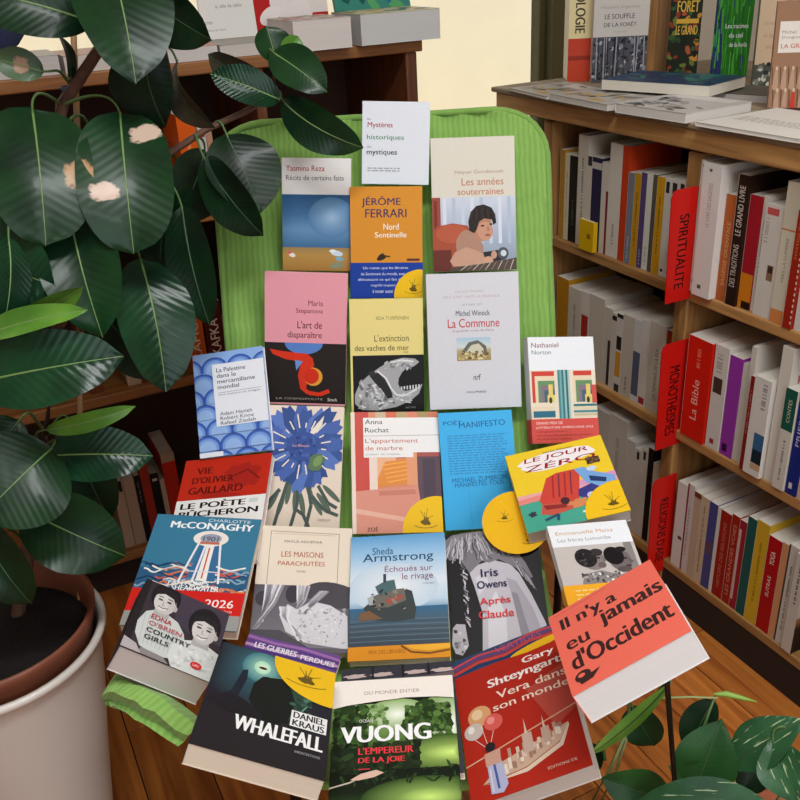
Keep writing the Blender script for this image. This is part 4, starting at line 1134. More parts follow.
# ------------------------------------------------------------------ books on the right-hand shelves
AX_R = (V((1, 0, 0)), V((0, 0, 1)), V((0, -1, 0)))
def sp_text(t, c, u0=.25, u1=.75, v0=.15, v1=.85, bold=0, turn=1):
    return lambda a: a.text(t, u0, v0, u1, v1, c, bold, turn)
def sp_mix(*fs):
    def g(a):
        for f in fs: f(a)
    return g
def sp_rect(v0, v1, c, u0=0, u1=1):
    return lambda a: a.rect(u0, v0, u1, v1, c)
def sp_lines(c, v0=.2, v1=.8, u0=.42, u1=.60):
    def g(a):
        rr = random.Random(int(v0 * 100) + len(c)); v = v0; k = 0
        a.k += 1
        while v < v1:
            h_ = rr.uniform(.008, .022)
            a.letters_stuff.face([a.p(u0, v), a.p(u0, v + h_), a.p(u1, v + h_), a.p(u1, v)], lin(c)); v += h_ + rr.choice((.006, .006, .02))
    return g
def right_book(shelf, xl, xr, xt, yt, c, label, art=None, front=None, inset=0.012, pages='d8d0c4', w=0.135, spine=None):
    """xl..xr: photo columns of the spine on the shelf edge; (xt, yt): its top corner"""
    z = {1: S1, 2: S2, 3: S3}[shelf]; X = XR + inset
    y1, y0 = shelf_y(xl, XR, z), shelf_y(xr, XR, z)
    if y1 > 1.22: y1, y0 = min(y1, 1.6515), max(y0, 1.2408)
    else: y1 = min(y1, 1.2055)
    h = on_x(xt, yt, X).z - z
    t = y1 - y0 - 0.0008
    grp = {1: 'books on the upper right shelf', 2: 'books on the middle right shelf', 3: 'books on the lower right shelf'}[shelf]
    return book(V((X + w / 2, y0 + 0.0004, z + h / 2 + 0.0004)), AX_R, w, h, t, label, c, pages, spine, front, None, art, 'shelved_book', 'book', grp)
D = sp_lines
U1 = [
 (553.8, 558.4, 556, 148, 'b88a34', 'ochre spine at the far left end of the upper right shelf', None),
 (558.4, 562.8, 560, 152, 'd6cdb0', 'cream spine second from the left on the upper right shelf', D('9a917c')),
 (562.8, 570.6, 566, 154, '22211c', 'black spine third from the left on the upper right shelf', D('5a5a50', .5, .8)),
 (570.6, 580.0, 569.5, 132, 'cfc9ba', 'tallest pale grey spine left of centre on the upper right shelf', D('8c867c')),
 (580.0, 584.0, 581, 154, 'd0cabc', 'slim pale spine right of the tallest grey one on the upper right shelf', sp_rect(.0, .1, '33333c')),
 (584.0, 593.5, 586, 155, '2c2848', 'navy spine above the small yellow book on the upper right shelf', sp_rect(.05, .12, 'c8c4bc')),
 (593.5, 600.5, 591, 159, 'd2ccc0', 'pale spine with a dark red stripe on the upper right shelf', sp_rect(.3, 1, '7c2226', .7, 1)),
 (600.5, 612.0, 596, 139, 'dad5c8', 'thick white spine left of the orange-red one on the upper right shelf', D('98a0a0', .7, .9)),
 (612.0, 618.5, 608, 142, 'c8401c', 'orange-red spine, tall, mid upper right shelf', None),
 (618.5, 624.5, 617, 169, '7c8490', 'blue-grey spine right of the orange-red one on the upper right shelf', D('c8ccd0', .7, .95)),
 (624.5, 630.6, 621, 169, 'c8941c', 'golden spine left of the violet one on the upper right shelf', D('7a5a14')),
 (630.6, 636.0, 629, 169, '5a4a78', 'violet spine on the upper right shelf', D('b0a8c0', .8, .95)),
 (636.0, 641.5, 634, 170, 'dcdfd4', 'white spine right of the violet one on the upper right shelf', D('7a9c7a', .75, .95)),
 (641.5, 645.6, 640, 171, '5c594e', 'grey-brown spine left of the yellow one on the upper right shelf', None),
 (645.6, 653.0, 645, 173, 'd09c1c', 'bright yellow spine near the SPIRITUALITE divider', D('8a6410')),
 (653.0, 658.6, 653, 175, 'd6d2c8', 'first white spine right of the yellow one near the SPIRITUALITE divider', sp_mix(sp_rect(.03, .14, '2a2c2c', .2, .8), sp_rect(.92, .95, '2a2a2a', .3, .7))),
 (658.6, 666.0, 659, 176, 'd4cfc6', 'second white spine right of the yellow one near the SPIRITUALITE divider', sp_mix(sp_rect(.03, .14, '30322f', .2, .8), sp_rect(.92, .95, '2a2a2a', .3, .7))),
 (666.0, 672.5, 667, 177, 'd4d0c8', 'white spine half hidden behind the SPIRITUALITE divider', sp_rect(.03, .14, '30322f', .2, .8)),
]
for r_ in U1: right_book(1, *r_)
# small yellow book lying against the spines
rb = on_x(580, 240, XR + 0.001)
book(V((XR + 0.001 + .0, shelf_y(594, XR, S1) + .0, S1 + .034)), (V((1, 0, 0)), V((0, 0, 1)), V((0, -1, 0))), 0.011, 0.066, abs(shelf_y(580, XR, S1) - shelf_y(594, XR, S1)), 'small bright yellow book in front of the navy spine', 'd8b012', 'd8c890', None, None, None, sp_rect(.42, .58, '8a7010', .55, .8), 'small_book', 'book', 'books on the upper right shelf')
U2 = [
 (687.5, 694.0, 695, 158, 'e2ddd4', 'white spine just right of the SPIRITUALITE divider', sp_mix(sp_rect(.03, .05, '8a8a8a', .3, .7), sp_rect(.9, .93, '5a5a5a', .3, .7)), 0.0),
 (694.0, 711.5, 701, 161, 'e4e0da', 'thick white book second right of the SPIRITUALITE divider', sp_mix(sp_text('LE LIVRE DES SAGESSES', 'a09a94', .40, .60, .14, .46), sp_rect(.04, .06, '6a6a6a', .35, .5), sp_rect(.91, .94, '5a5a5a', .3, .5)), -0.008),
 (711.5, 722.5, 717, 191, 'b8602c', 'rust orange spine left of the dark brown lettered one', sp_text('SAGESSE ORIENTALE', 'd8a878', .35, .65, .25, .85), 0.008),
 (722.5, 732.5, 727, 171, '2e1d16', 'dark brown spine with pale upright lettering on the upper right shelf', sp_mix(sp_text('LE GRAND LIVRE', 'd8ccc0', .22, .75, .08, .45, .01), sp_text('DES TRADITIONS', 'c8bcb0', .22, .75, .52, .85, .01)), 0.004),
 (732.5, 744.5, 738, 191, 'a8202c', 'crimson spine with an amber foot on the upper right shelf', sp_mix(sp_rect(.68, 1, 'dc8420'), sp_rect(.93, 1, '2a1a12', .3, 1)), 0.010),
 (744.5, 749.5, 747, 191, 'dcd6cc', 'slim white spine right of the crimson one on the upper right shelf', D('a8a49c'), 0.012),
 (749.5, 766.5, 755, 200, 'd8d2c8', 'white spine with a tiny photo and a red heading on the upper right shelf', sp_mix(sp_rect(.03, .09, 'c85a58', .1, .75), sp_lines('b8b0a8', .12, .34, .1, .3), sp_rect(.52, .66, '8a6a4c', .5, .85), sp_rect(.53, .59, '3a302c', .55, .8)), 0.006),
 (767.0, 781.0, 776, 178, 'd6cdb8', 'cream spine with an orange line and an orange foot on the upper right shelf', sp_mix(sp_rect(.32, .33, 'c87a38'), sp_rect(.9, 1, 'd88a4c'), sp_text('VERS LA LUMIERE', '8a8478', .4, .6, .38, .7)), 0.004),
 (781.0, 790.0, 788, 207, 'a02818', 'brick red spine with a serrated edge near the right border, upper shelf', sp_mix(sp_text('MYSTIQUES', 'c88a50', .3, .6, .1, .4), lambda a: [a.rect(.86, .03 + k * .05, 1, .055 + k * .05, 'e0d4c8') for k in range(19)]), 0.0),
 (790.5, 801.0, 799, 207, 'dcd8d0', 'white spine at the right border of the upper right shelf', D('8a8a8c'), 0.006),
]
for r_ in U2: right_book(1, *r_[:7], inset=r_[7])
M1 = [
 (551.0, 562.0, 554, 274, 'b5821c', 'ochre spine at the far left end of the middle right shelf', None),
 (562.0, 574.0, 565, 284, 'c9c2b4', 'first pale grey spine after the ochre one on the middle right shelf', D('9a948a')),
 (574.0, 582.0, 578, 289, 'd4cec4', 'white spine with a red patch on the middle right shelf', sp_rect(.28, .55, 'a83028', .1, .9)),
 (582.0, 596.5, 587, 292, 'c4bcae', 'thick pale taupe spine left of centre on the middle right shelf', None),
 (596.5, 604.0, 600, 304, 'c6beb0', 'taupe spine with a dark upright line on the middle right shelf', sp_rect(.4, .98, '3c2a2a', .6, .95)),
 (604.0, 608.5, 605, 309, 'cbc4b6', 'narrow taupe spine with a dark square at the top on the middle right shelf', sp_rect(.03, .09, '26241f')),
 (608.5, 614.5, 611, 310, 'd0cbc2', 'white spine with an amber panel and black ends on the middle right shelf', sp_mix(sp_rect(.0, .05, '24221f'), sp_rect(.28, .45, '2c2a28', .1, .9), sp_rect(.48, .80, 'd09438', .05, .9), sp_rect(.9, 1, '3a3836', .1, .9))),
 (614.5, 625.0, 620, 312, 'c8c0b2', 'taupe spine right of the amber-panel one on the middle right shelf', D('7c766c', .75, .95)),
 (625.0, 632.5, 627, 315, 'd6d4d2', 'white spine with a slate blue panel on the middle right shelf', sp_rect(.38, .92, '5c647c', .05, .95)),
 (632.5, 639.5, 636, 316, 'dcd8d0', 'white spine with a small red foot on the middle right shelf', sp_rect(.9, .98, 'a82c30', .1, .9)),
 (639.5, 654.5, 643, 317, 'cac3b4', 'thick taupe spine with upright lettering left of the MONOTHEISMES divider', sp_text('LES TEMOINS DE LA FOI', '4a443c', .45, .65, .28, .86)),
 (655.0, 661.0, 661, 327, '8c3018', 'red-brown spine behind the MONOTHEISMES divider', None),
 (661.0, 667.0, 666, 331, '1c1a18', 'black spine behind the MONOTHEISMES divider', None),
]
for r_ in M1: right_book(2, *r_)
def f_blue(a):
    a.text('Vie et', .25, .10, .7, .16, '8a8a8a'); a.text('parole', .25, .20, .7, .26, '8a8a8a')
M2 = [
 (679.5, 702.0, 687, 333, 'd82212', 'thick bright red bible with white script on its spine', sp_mix(sp_text('La Bible', 'f0b8a8', .35, .62, .40, .80, .01), sp_lines('ea7a68', .10, .30, .42, .56)), None, 0.0),
 (703.0, 716.0, 710, 341, 'd9d4cb', 'white spine with a small brown picture right of the bible', sp_mix(sp_rect(.30, .45, '4c3830', .1, .75), sp_lines('b0a8a0', .08, .24, .2, .6), sp_rect(.9, .95, 'a03838', .3, .6)), None, 0.004),
 (716.0, 728.0, 725, 352, '9a3aa8', 'purple spine on the middle right shelf', sp_rect(.88, .96, '3c1448', .2, .6), None, 0.006),
 (728.0, 735.0, 735, 359, 'd8d3c8', 'white spine right of the purple one', None, None, 0.008),
 (735.0, 740.0, 741, 341, 'd6d0c4', 'tall white spine behind the dark red slim one', None, None, 0.004),
 (740.0, 744.5, 748, 374, '8c2018', 'slim dark red spine on the middle right shelf', D('c88a80', .15, .6), None, -0.004),
 (744.5, 760.5, 753, 374, 'e0dcd4', 'white spine with a blue sea photo on the middle right shelf', sp_mix(sp_rect(.55, .86, '3a6890', .4, 1), sp_rect(.72, .86, '1c2c38', .4, 1), sp_rect(.86, .93, 'c8ac88', .4, 1), sp_lines('98989a', .05, .3, .55, .8)), f_blue, -0.006),
 (761.5, 772.0, 773, 341, 'dcd6ca', 'tall cream book with red cover letters on the middle right shelf', None, lambda a: a.text('REVE', .15, .20, .8, .28, 'b8605c', .02), 0.004),
 (772.0, 783.0, 784, 386, 'd8d2c4', 'white spine with a dark green head on the middle right shelf', sp_mix(sp_rect(0, .40, '1c5a48'), sp_text('CONTES', 'd8d4c0', .35, .65, .1, .32), D('8a8c90', .5, .9)), None, -0.002),
 (783.0, 794.0, 793, 391, '1e2c7c', 'royal blue spine on the middle right shelf', sp_mix(sp_text('PRIERES', 'd0d0e0', .3, .6, .12, .5), sp_rect(.88, .94, 'd8d4d0', .3, .6)), None, 0.002),
 (794.5, 805.0, 803, 396, 'ccb89c', 'beige spine at the right border of the middle right shelf', None, None, 0.004),
]
for r_ in M2: right_book(2, *r_[:7], front=r_[7], inset=r_[8])
L1 = [
 (585.0, 600.0, 596, 407, 'bcb6ac', 'grey spine furthest left on the lower right shelf', None),
 (600.0, 617.0, 606, 410, 'c4beb4', 'tall grey-white spine on the lower right shelf left of centre', D('a8a298')),
 (617.0, 625.0, 617, 432, 'c8c2b8', 'pale spine in front of dark pages on the lower right shelf', None),
 (625.0, 631.0, 625, 441, 'ccc6bc', 'first of two slim white spines left of the black one, lower right shelf', sp_rect(.03, .12, '2c2c2c', .3, .7)),
 (631.0, 637.0, 632, 441, 'cfcac0', 'second of two slim white spines left of the black one, lower right shelf', sp_rect(.03, .12, '2c2c2c', .3, .7)),
 (637.0, 642.5, 637, 440, '171614', 'black spine left of the RELIGIONS divider', None),
 (642.5, 653.0, 644, 456, 'd2cbbc', 'cream spine just left of the RELIGIONS divider', None),
]
for r_ in L1: right_book(3, *r_)
L2 = [
 (668.0, 677.0, 673, 477, 'dad6d0', 'white spine first right of the RELIGIONS divider', sp_rect(.62, .66, '5a4a48', .5, .9)),
 (677.0, 683.5, 684, 480, 'cfc6c0', 'white spine edged in maroon right of the RELIGIONS divider', sp_mix(sp_rect(0, 1, '8a2c40', .0, .22), D('98908c', .25, .8))),
 (683.5, 690.0, 692, 489, 'bfa890', 'beige spine with a brown head on the lower right shelf', sp_rect(.0, .06, '7a3c20')),
 (690.0, 697.5, 698, 493, 'c8b498', 'sand coloured mottled spine on the lower right shelf', D('8a6c50', .1, .9)),
 (697.5, 705.5, 704, 497, '4a4a84', 'slate violet spine on the lower right shelf', sp_rect(.45, .60, '6a4a50', .2, .8)),
 (705.5, 708.5, 708, 500, 'd8d4cc', 'very slim white spine right of the violet one, lower shelf', None),
 (708.5, 718.5, 715, 505, '9c2018', 'first of two dark red lettered spines on the lower right shelf', sp_text('HISTOIRE DES RELIGIONS', 'c87860', .35, .65, .12, .88)),
 (718.5, 726.0, 724, 508, 'a02418', 'second of two dark red lettered spines on the lower right shelf', sp_text('LES GRANDES VOIES', 'd0907c', .3, .7, .10, .90)),
 (726.0, 732.5, 732, 514, '9a2430', 'red spine with a pale upright strip on the lower right shelf', sp_rect(.1, .9, 'd0b0a8', .05, .4)),
 (732.5, 740.8, 741, 511, '1f5650', 'dark teal spine on the lower right shelf', None),
 (740.8, 752.5, 750, 514, 'd0a82c', 'mustard yellow book on the lower right shelf', D('a07c18', .2, .8)),
 (752.5, 765.0, 762, 530, 'b01418', 'scarlet spine with white title right of the mustard book', sp_mix(sp_text('YOGA', 'ecd8d0', .3, .65, .14, .28, .02), sp_text('SUTRAS', 'ecd8d0', .35, .6, .40, .62))),
 (765.0, 771.0, 772, 535, 'd09468', 'slim peach spine on the lower right shelf', None),
 (771.0, 780.5, 781, 538, 'ccc8be', 'white spine left of the grey cover book, lower right shelf', sp_mix(sp_rect(0, 1, '3a3c3a', .0, .15), D('7c7c78', .2, .85))),
]
for r_ in L2: right_book(3, *r_, inset=0.006)
def f_zen(a):
    a.rect(0, 0, 1, .62, 'c8c0b4'); a.text('ZEN', .25, .06, .6, .12, '6a5c50'); a.grad(0, .62, 1, 1, [(0, 'a87850'), (.3, '3a2418'), (1, '1a1412')])
right_book(3, 780.5, 790.0, 787, 546, 'c8c0b4', 'grey book with a dark-footed front cover at the right end of the lower shelf', D('4a4640', .1, .5), f_zen, 0.0)

# red section dividers standing out from the right-hand shelves
M_REDP = print_mat('red_divider', 0.35, 0.2)
def divider(text, x0, x1, y0, y1, label, lean=-0.006):
    Yd = 1.204
    z0, z1 = on_y((x0 + x1) / 2, y1, Yd).z, on_y((x0 + x1) / 2, y0, Yd).z
    xa, xb = on_y(x0, y0 + 6, Yd).x, on_y(x1, (y0 + y1) / 2, Yd).x
    root = tag(empty('shelf_divider', (xa, Yd, z0)), label, 'sign', 'red section dividers')
    w, h = xb - xa, z1 - z0
    mb = MB(); c = lin('cc1a14')
    pts = [(0, 0), (w, 0), (w, h), (.012, h), (.004, h - .004), (0, h - .014)]
    fr = [(x - lean * (1 - y / h), 0, y) for x, y in pts]; bk = [(x, .002, z) for x, _, z in fr]
    mb.face(fr, c); mb.face(bk[::-1], c)
    for i in range(len(fr)):
        j = (i + 1) % len(fr); mb.face([fr[i], bk[i], bk[j], fr[j]], c)
    mb.build('plate', M_REDP, root)
    a = Art((-lean * .5, -.0002, h), (w, 0, 0), (0, 0, -h), (0, -1, 0))
    a.text(text, .34, .22, .70, .88, '2a0c0a', .012, -1)
    a.build(root)
divider('SPIRITUALITE', 672, 693, 189, 300, 'red divider lettered SPIRITUALITE on the upper right shelf')
divider('MONOTHEISMES', 662, 684, 343, 445, 'red divider lettered MONOTHEISMES on the middle right shelf')
divider("RELIGIONS D'ASIE", 653, 672, 478, 570, "red divider lettered RELIGIONS D'ASIE on the lower right shelf")

# ------------------------------------------------------------------ books on the counter of the right bookcase
ZC = 1.0352
def flat_book(x, y, z, ang, w, h, t, label, c, front=None, pages='ded8cc', grp=None, name='flat_book', cat='book'):
    a = math.radians(ang); r = V((math.cos(a), math.sin(a), 0)); u = V((-math.sin(a), math.cos(a), 0))
    return book(V((x, y, z + t)), (r, u, V((0, 0, 1))), w, h, t, label, c, pages, None, front, None, None, name, cat, grp)
G1 = 'books lying on the counter'
def f_mag(a):
    a.rect(0, 0, 1, 1, 'b8b2aa'); a.scatter(20, .05, .1, .95, .9, .16, .06, ['989088', 'd0ccc4', 'c8a040', '7c7870'], 3); a.rect(.3, .05, .7, .3, 'd4cfc6')
def f_mag2(a):
    a.rect(0, 0, 1, 1, 'c8c4c0'); a.scatter(24, .05, .3, .95, .95, .14, .05, ['4a4a4c', '8a8a8a', 'a8a4a0', '6a6866'], 5); a.rect(.1, .05, .9, .25, 'e0dcd6')
def f_teal(a):
    a.rect(0, 0, 1, 1, '1c3c60'); a.scatter(24, .0, .0, 1, 1, .2, .06, ['1f5a68', '2c7a70', '1a2c50', '3a8a80'], 4)
flat_book(1.245, 1.70, ZC, -96, .17, .15, .006, 'thin magazine lying at the far end of the counter', 'b8b2aa', f_mag, 'd8d4cc', G1)
flat_book(1.236, 1.515, ZC, -92, .195, .15, .012, 'grey book lying on the counter edge beside the forest novel', 'b0aaa2', f_mag, 'd4d0c8', G1)
flat_book(1.250, 1.318, ZC, -86, .175, .17, .017, 'white book lying on the counter edge in front of the teal one', 'd8d4cc', f_mag2, 'd8d4ce', G1)
flat_book(1.36, 1.468, ZC + .0175, -72, .24, .15, .020, 'teal and navy book lying on top of others on the counter', '1c3c60', f_teal, 'e0d8c8', G1)
flat_book(1.272, 1.09, ZC, -88, .22, .20, .007, 'white brochure lying on the counter near the right border', 'e8e4dc', lambda a: a.lines(5, .1, .5, .8, .7, 'b0aca6'), 'e0dcd4', G1)
flat_book(1.245, .90, ZC, -84, .14, .17, .008, 'blue-edged brochure lying on the counter at the right border', '2c5c8c', lambda a: a.rect(.0, .0, .85, 1, 'dcdcd8'), 'd8d8d8', G1)
flat_book(1.46, 1.36, ZC, -70, .14, .12, .014, 'dark grey book lying in front of the standing beige one', '5c5854', None, 'b8b4b0', G1)

def stand_book(xl, yl, xr, h, t, label, c, front=None, spine_art=None, turn=-33, tilt=6, spine=None, pages='b8b0a4', z=ZC):
    p0 = on_z(xl, yl, z)
    a = math.radians(turn); r = V((math.cos(a), math.sin(a), 0))
    k = (xr - 400) / FPX; q = RX - RF * k
    w = -(q.dot(p0 - CAM)) / q.dot(r)
    back = V((-r.y, r.x, 0)); tl = math.radians(tilt)
    u = V((0, 0, 1)) * math.cos(tl) + back * math.sin(tl)
    n = r.cross(u)
    return book(p0 + r * (w / 2) + u * (h / 2), (r, u, n), w, h, t, label, c, pages, spine, front, None, spine_art, 'standing_book', 'book', 'books standing on the counter')
def f_souffle(a):
    a.text('Alexandra Grigorescu', .12, .30, .82, .335, 'a09a94'); a.text('LE SOUFFLE', .20, .375, .74, .42, '5c5c5c', .02); a.text('DE LA FORÊT', .19, .445, .78, .49, '5c5c5c', .02); a.text('roman', .36, .53, .62, .545, 'b0aaa4')
    a.rect(0, .58, 1, 1, '55555c'); a.scatter(120, .0, .585, 1, .99, .035, .03, ['2a2a30', '86868e', '3c3c44', 'b4b4bc', '1c1c20'], 6, sides=5)
    rr = random.Random(4)
    for i in range(18):
        u = rr.uniform(.03, .97); a.line([(u, .585), (u + rr.uniform(-.02, .02), .97)], .02, rr.choice(['26262c', 'a0a0a8', '3a3a40']))
def s_souffle(a):
    a.rect(0, 0, 1, .60, 'e8d8a4'); a.rect(0, .60, 1, 1, 'c8452c'); a.rect(0, .76, 1, .80, '9a3424')
    a.text('ÉCOLOGIE', .28, .08, .82, .55, '4c4030', .03, -1)
stand_book(591, 83, 645, .232, .022, 'grey book with a black and white forest picture standing on the counter', 'd0cac2', f_souffle, None, turn=-31, tilt=0)
def spine_out(xl, yl, xr, h, w, label, c, art, turn=-31):
    p0 = on_z(xl, yl, ZC); a = math.radians(turn); r0 = V((math.cos(a), math.sin(a), 0))
    q = RX - RF * ((xr - 400) / FPX); t = -(q.dot(p0 - CAM)) / q.dot(r0)
    back = V((-r0.y, r0.x, 0))
    return book(p0 + r0 * t + back * (w / 2) + V((0, 0, h / 2)), (back, V((0, 0, 1)), r0), w, h, t, label, c, 'd8d0c0', None, None, None, art, 'standing_book', 'book', 'books standing on the counter')
spine_out(567, 82, 589.5, .235, .10, 'thick cream and red spine lettered ÉCOLOGIE standing on the counter', 'e8d8a4', s_souffle)
def f_jungle(a):
    a.rect(0, 0, 1, 1, '22281c'); a.scatter(90, .0, .0, 1, 1, .09, .04, ['2c4a2c', '8a3c28', '3c5c30', 'b05838', '1c2416', '6a7a34', 'c88a3c'], 7)
    a.rect(.22, .46, .92, .50, 'd8a83c'); a.text('FORET', .22, .30, .9, .40, 'd8b048', .02); a.text('LE GRAND', .22, .52, .9, .60, 'd8b048', .02)
def f_grass(a):
    a.rect(0, 0, 1, 1, '2c7a24'); rr = random.Random(9); a.poly([(0, .5), (.25, .45), (.3, 1), (0, 1)], '2c3468'); a.poly([(0, 0), (.15, 0), (.2, .6), (0, .7)], '25305c')
    for i in range(70):
        u = rr.uniform(0.02, .98); v = rr.uniform(0, .8); a.line([(u, v), (min(max(u + rr.uniform(-.06, .06), 0), 1), v + .2)], .025, rr.choice(['3c9a30', '5cb848', '1c5c20', '2c3c70', '48a838'])); a.k -= 1 if i % 6 else 0
    a.text('Les racines', .30, .52, .90, .56, 'e8ecea', .02); a.text('du ciel', .42, .60, .78, .64, 'e8ecea', .02); a.text('de la forêt', .45, .68, .92, .72, 'e8ecea', .02)
def f_beige(a):
    a.text('Chroniques', .2, .42, .9, .46, 'a88c78'); a.text('du Japon', .25, .52, .9, .57, 'c08878'); a.text('ancien', .4, .62, .85, .66, 'c08878')
    a.rect(0, .80, 1, 1, '4a4c44'); a.scatter(26, .0, .78, 1, 1, .14, .025, ['7c8074', '2c2e2a', 'c8c4b4', '5c6054'], 3)
def f_brown(a):
    a.rect(0, 0, 1, 1, '9a7256'); a.rect(.10, .18, 1, .46, 'e4dcd0'); a.text('Michel', .16, .26, .46, .29, '8a8078'); a.text('Dongois', .16, .31, .56, .34, '8a8078'); a.text('LA GRÈVE', .16, .37, .80, .42, 'c85a48', .01)
    for i in range(5):
        for j in range(2):
            u = .12 + i * .18 + .06 * j; v = .62 + j * .20
            a.poly([(u - .03, v), (u + .03, v), (u + .06, v + .14), (u + .04, v + .18), (u - .05, v + .18), (u - .07, v + .12)], 'b89478' if (i, j) != (2, 1) else 'c83c2c'); a.ell(u, v - .02, .028, .02, 'd0b49c'); a.line([(u - .07, v + .13), (u - .1, v - .03)], .02, '5c3c2c')
    a.rect(0, .965, 1, 1, '4c2c20')
stand_book(665, 79, 696, .235, .02, 'dark jungle-patterned book with yellow title standing on the counter', '22281c', f_jungle, None, turn=-45, tilt=4, pages='a8a49c')
stand_book(709, 79, 746, .24, .025, 'green grass-patterned book standing on the counter', '2c7a24', f_grass, None, turn=-48, tilt=4, spine='8e8a88')
stand_book(752, 87, 776, .22, .03, 'beige book with a small inked landscape standing on the counter', 'd0b494', f_beige, None, turn=-40, tilt=6, spine='8a8684')
stand_book(767, 112, 812, .185, .012, 'brown book with rows of figures standing at the right border of the counter', '9a7256', f_brown, None, turn=-38, tilt=8)
b_ = on_z(645, 80, ZC)
mb = MB(); mb.box((-.012, 0, 0), (.012, .16, .5))
o = mb.build('partition_board', W_PINE_Z, None, bevel=.002, loc=(1.512, 1.715, ZC)); o.rotation_euler = (0, 0, math.radians(-60)); tag(o, 'upright brown wooden partition on the counter right of the forest novel', 'board')

# ------------------------------------------------------------------ rear bookcase: shelved books and things on its top
AX_B = (V((0, 1, 0)), V((0, 0, 1)), V((1, 0, 0)))
def rear_book(z, xl, xr, yt, c, label, art=None, inset=0.02, w=0.13, pages='c8c0b4', level='upper'):
    Y = YB + inset
    x0, x1 = shelf_x(xl, Y, z), shelf_x(xr, Y, z)
    h = on_y((xl + xr) / 2 - (yt < 300) * 0, yt, Y).z - z
    return book(V((x1 - .0006, Y + w / 2, z + h / 2 + .0004)), AX_B, w, h, x1 - x0 - .0012, label, c, pages, None, None, None, art, 'shelved_book', 'book', 'books in the rear bookcase', c)
for r_ in [
 (R1, 20, 28, 214, 'd8ccb8', 'cream spine far left in the rear bookcase behind the rubber plant', None),
 (R1, 28, 38, 206, 'b01c18', 'bright red spine far left in the rear bookcase behind the rubber plant', None),
 (R1, 38, 54, 212, 'd0b49c', 'sand spine right of the red one in the rear bookcase', D('6a5040', .3, .7)),
 (R1, 54, 64, 205, '6c2c1c', 'brown spine right of the sand one in the rear bookcase', None),
 (R1, 140, 150, 158, 'c8b8a0', 'cream spine left of the orange books in the rear bookcase', None),
 (R1, 163, 176, 150, 'd8d0c4', 'white spine left of the thick orange book in the rear bookcase', None),
 (R1, 190, 208, 113, 'e8641c', 'thick orange book behind the thin branch in the rear bookcase', D('f0a068', .3, .9), .0),
 (R1, 208, 216, 122, 'd8d4cc', 'white spine right of the thick orange book in the rear bookcase', sp_rect(.1, .16, 'b03028', .1, .9)),
 (R1, 216, 222, 130, 'c89880', 'pinkish spine beside the chair back in the rear bookcase', None),
 (R2, 92, 104, 300, '6a3420', 'brown spine behind the hanging leaf on the middle rear shelf', None),
 (R2, 128, 142, 305, 'a8927c', 'pale taupe spine on the middle rear shelf', None),
 (R2, 142, 160, 296, '7c3018', 'russet spine on the middle rear shelf', None),
 (R2, 194, 210, 288, 'b8541c', 'orange-brown spine with pale capitals on the middle rear shelf', sp_mix(sp_rect(0, .08, 'd8ccc0'), sp_text('KAFKA', 'e0c8a8', .25, .70, .30, .85, .01)), .0),
 (R2, 211, 229, 300, '4a1814', 'maroon spine with pale capitals next to the chair back', sp_text('KAFKA', 'e4d8d0', .25, .75, .25, .78, .015), .0),
 (R3, 126, 136, 478, 'b09884', 'first sand spine on the bottom rear shelf', sp_rect(.0, .16, '1a1614', .55, .9)),
 (R3, 136, 147, 476, 'ac9480', 'second sand spine on the bottom rear shelf', None),
 (R3, 147, 153, 472, '16120f', 'black spine right of the sand ones on the bottom rear shelf', D('8a8078', .1, .4)),
 (R3, 153, 162, 456, '9c3424', 'brick red spine between two black ones on the bottom rear shelf', None),
 (R3, 162, 170, 470, '14110f', 'second black spine on the bottom rear shelf', sp_rect(.08, .12, 'c8c0b4', .2, .8)),
 (R3, 170, 175, 476, 'b8a48c', 'thin tan spine beside the red and white displayed book', None),
 (R3, 175, 188, 450, 'c02c18', 'red spine beside the red and white displayed book', sp_rect(0, .1, 'a8907c')),
 (R3, 70, 82, 478, '5a2a1c', 'brown spine above the flowerpot on the bottom rear shelf', None),
]: rear_book(*r_[:6], art=r_[6], inset=r_[7] if len(r_) > 7 else .02)

G2 = 'things on top of the rear bookcase'
def rear_flat(x0, x1, z, t, depth, label, c, front=None, pages='dcd6cc', out=.02, dy=0):
    # lying with its fore edge to the front
    Y0 = YB - out
    X0, X1 = shelf_x(x0, Y0, z), shelf_x(x1, Y0, z)
    r = V((0, -1, 0)); u = V((1, 0, 0))
    return book(V(((X0 + X1) / 2, Y0 + depth / 2, z + t)), (r, u, V((0, 0, 1))), depth, X1 - X0, t, label, c, pages, None, front, None, None, 'flat_book', 'book', 'books lying on the rear bookcase')
def f_pat(cs, seed):
    def g(a): a.scatter(40, 0, 0, 1, 1, .12, .08, cs, seed)
    return g
RT = R0 + .0004
rear_flat(-40, 62, RT, .034, .15, 'grey-white stack-thick book lying at the far left of the rear bookcase top', 'c8c0b8', None, 'c4c0bc', .0)
rear_flat(66, 128, RT, .030, .15, 'pale thick book lying behind the rubber plant stem', 'd0a898', None, 'ccc4bc', .0)
rear_flat(133, 219, RT, .026, .15, 'white book with a salmon cover lying under the upright white card', 'd89a88', None, 'cfcac6', .0)
rear_flat(221, 292, RT, .024, .16, 'grey book lying left of the two thick overhanging books', 'a8a4a0', None, 'ccc4bc', .002)
rear_flat(295, 353, RT, .058, .15, 'left one of two thick white books overhanging the rear bookcase', 'e0d8d0', f_pat(['d86a58', 'e8d8cc', 'c8c0b8', '8a9c6c', 'd8a090'], 3), 'd8d0ca', .035)
rear_flat(362, 441, RT, .060, .15, 'right one of two thick white books overhanging the rear bookcase', 'e4d8a8', f_pat(['4c8a5c', '3a7a9c', 'c8b46c', 'e8dcb0'], 4), 'c8c8c6', .035)
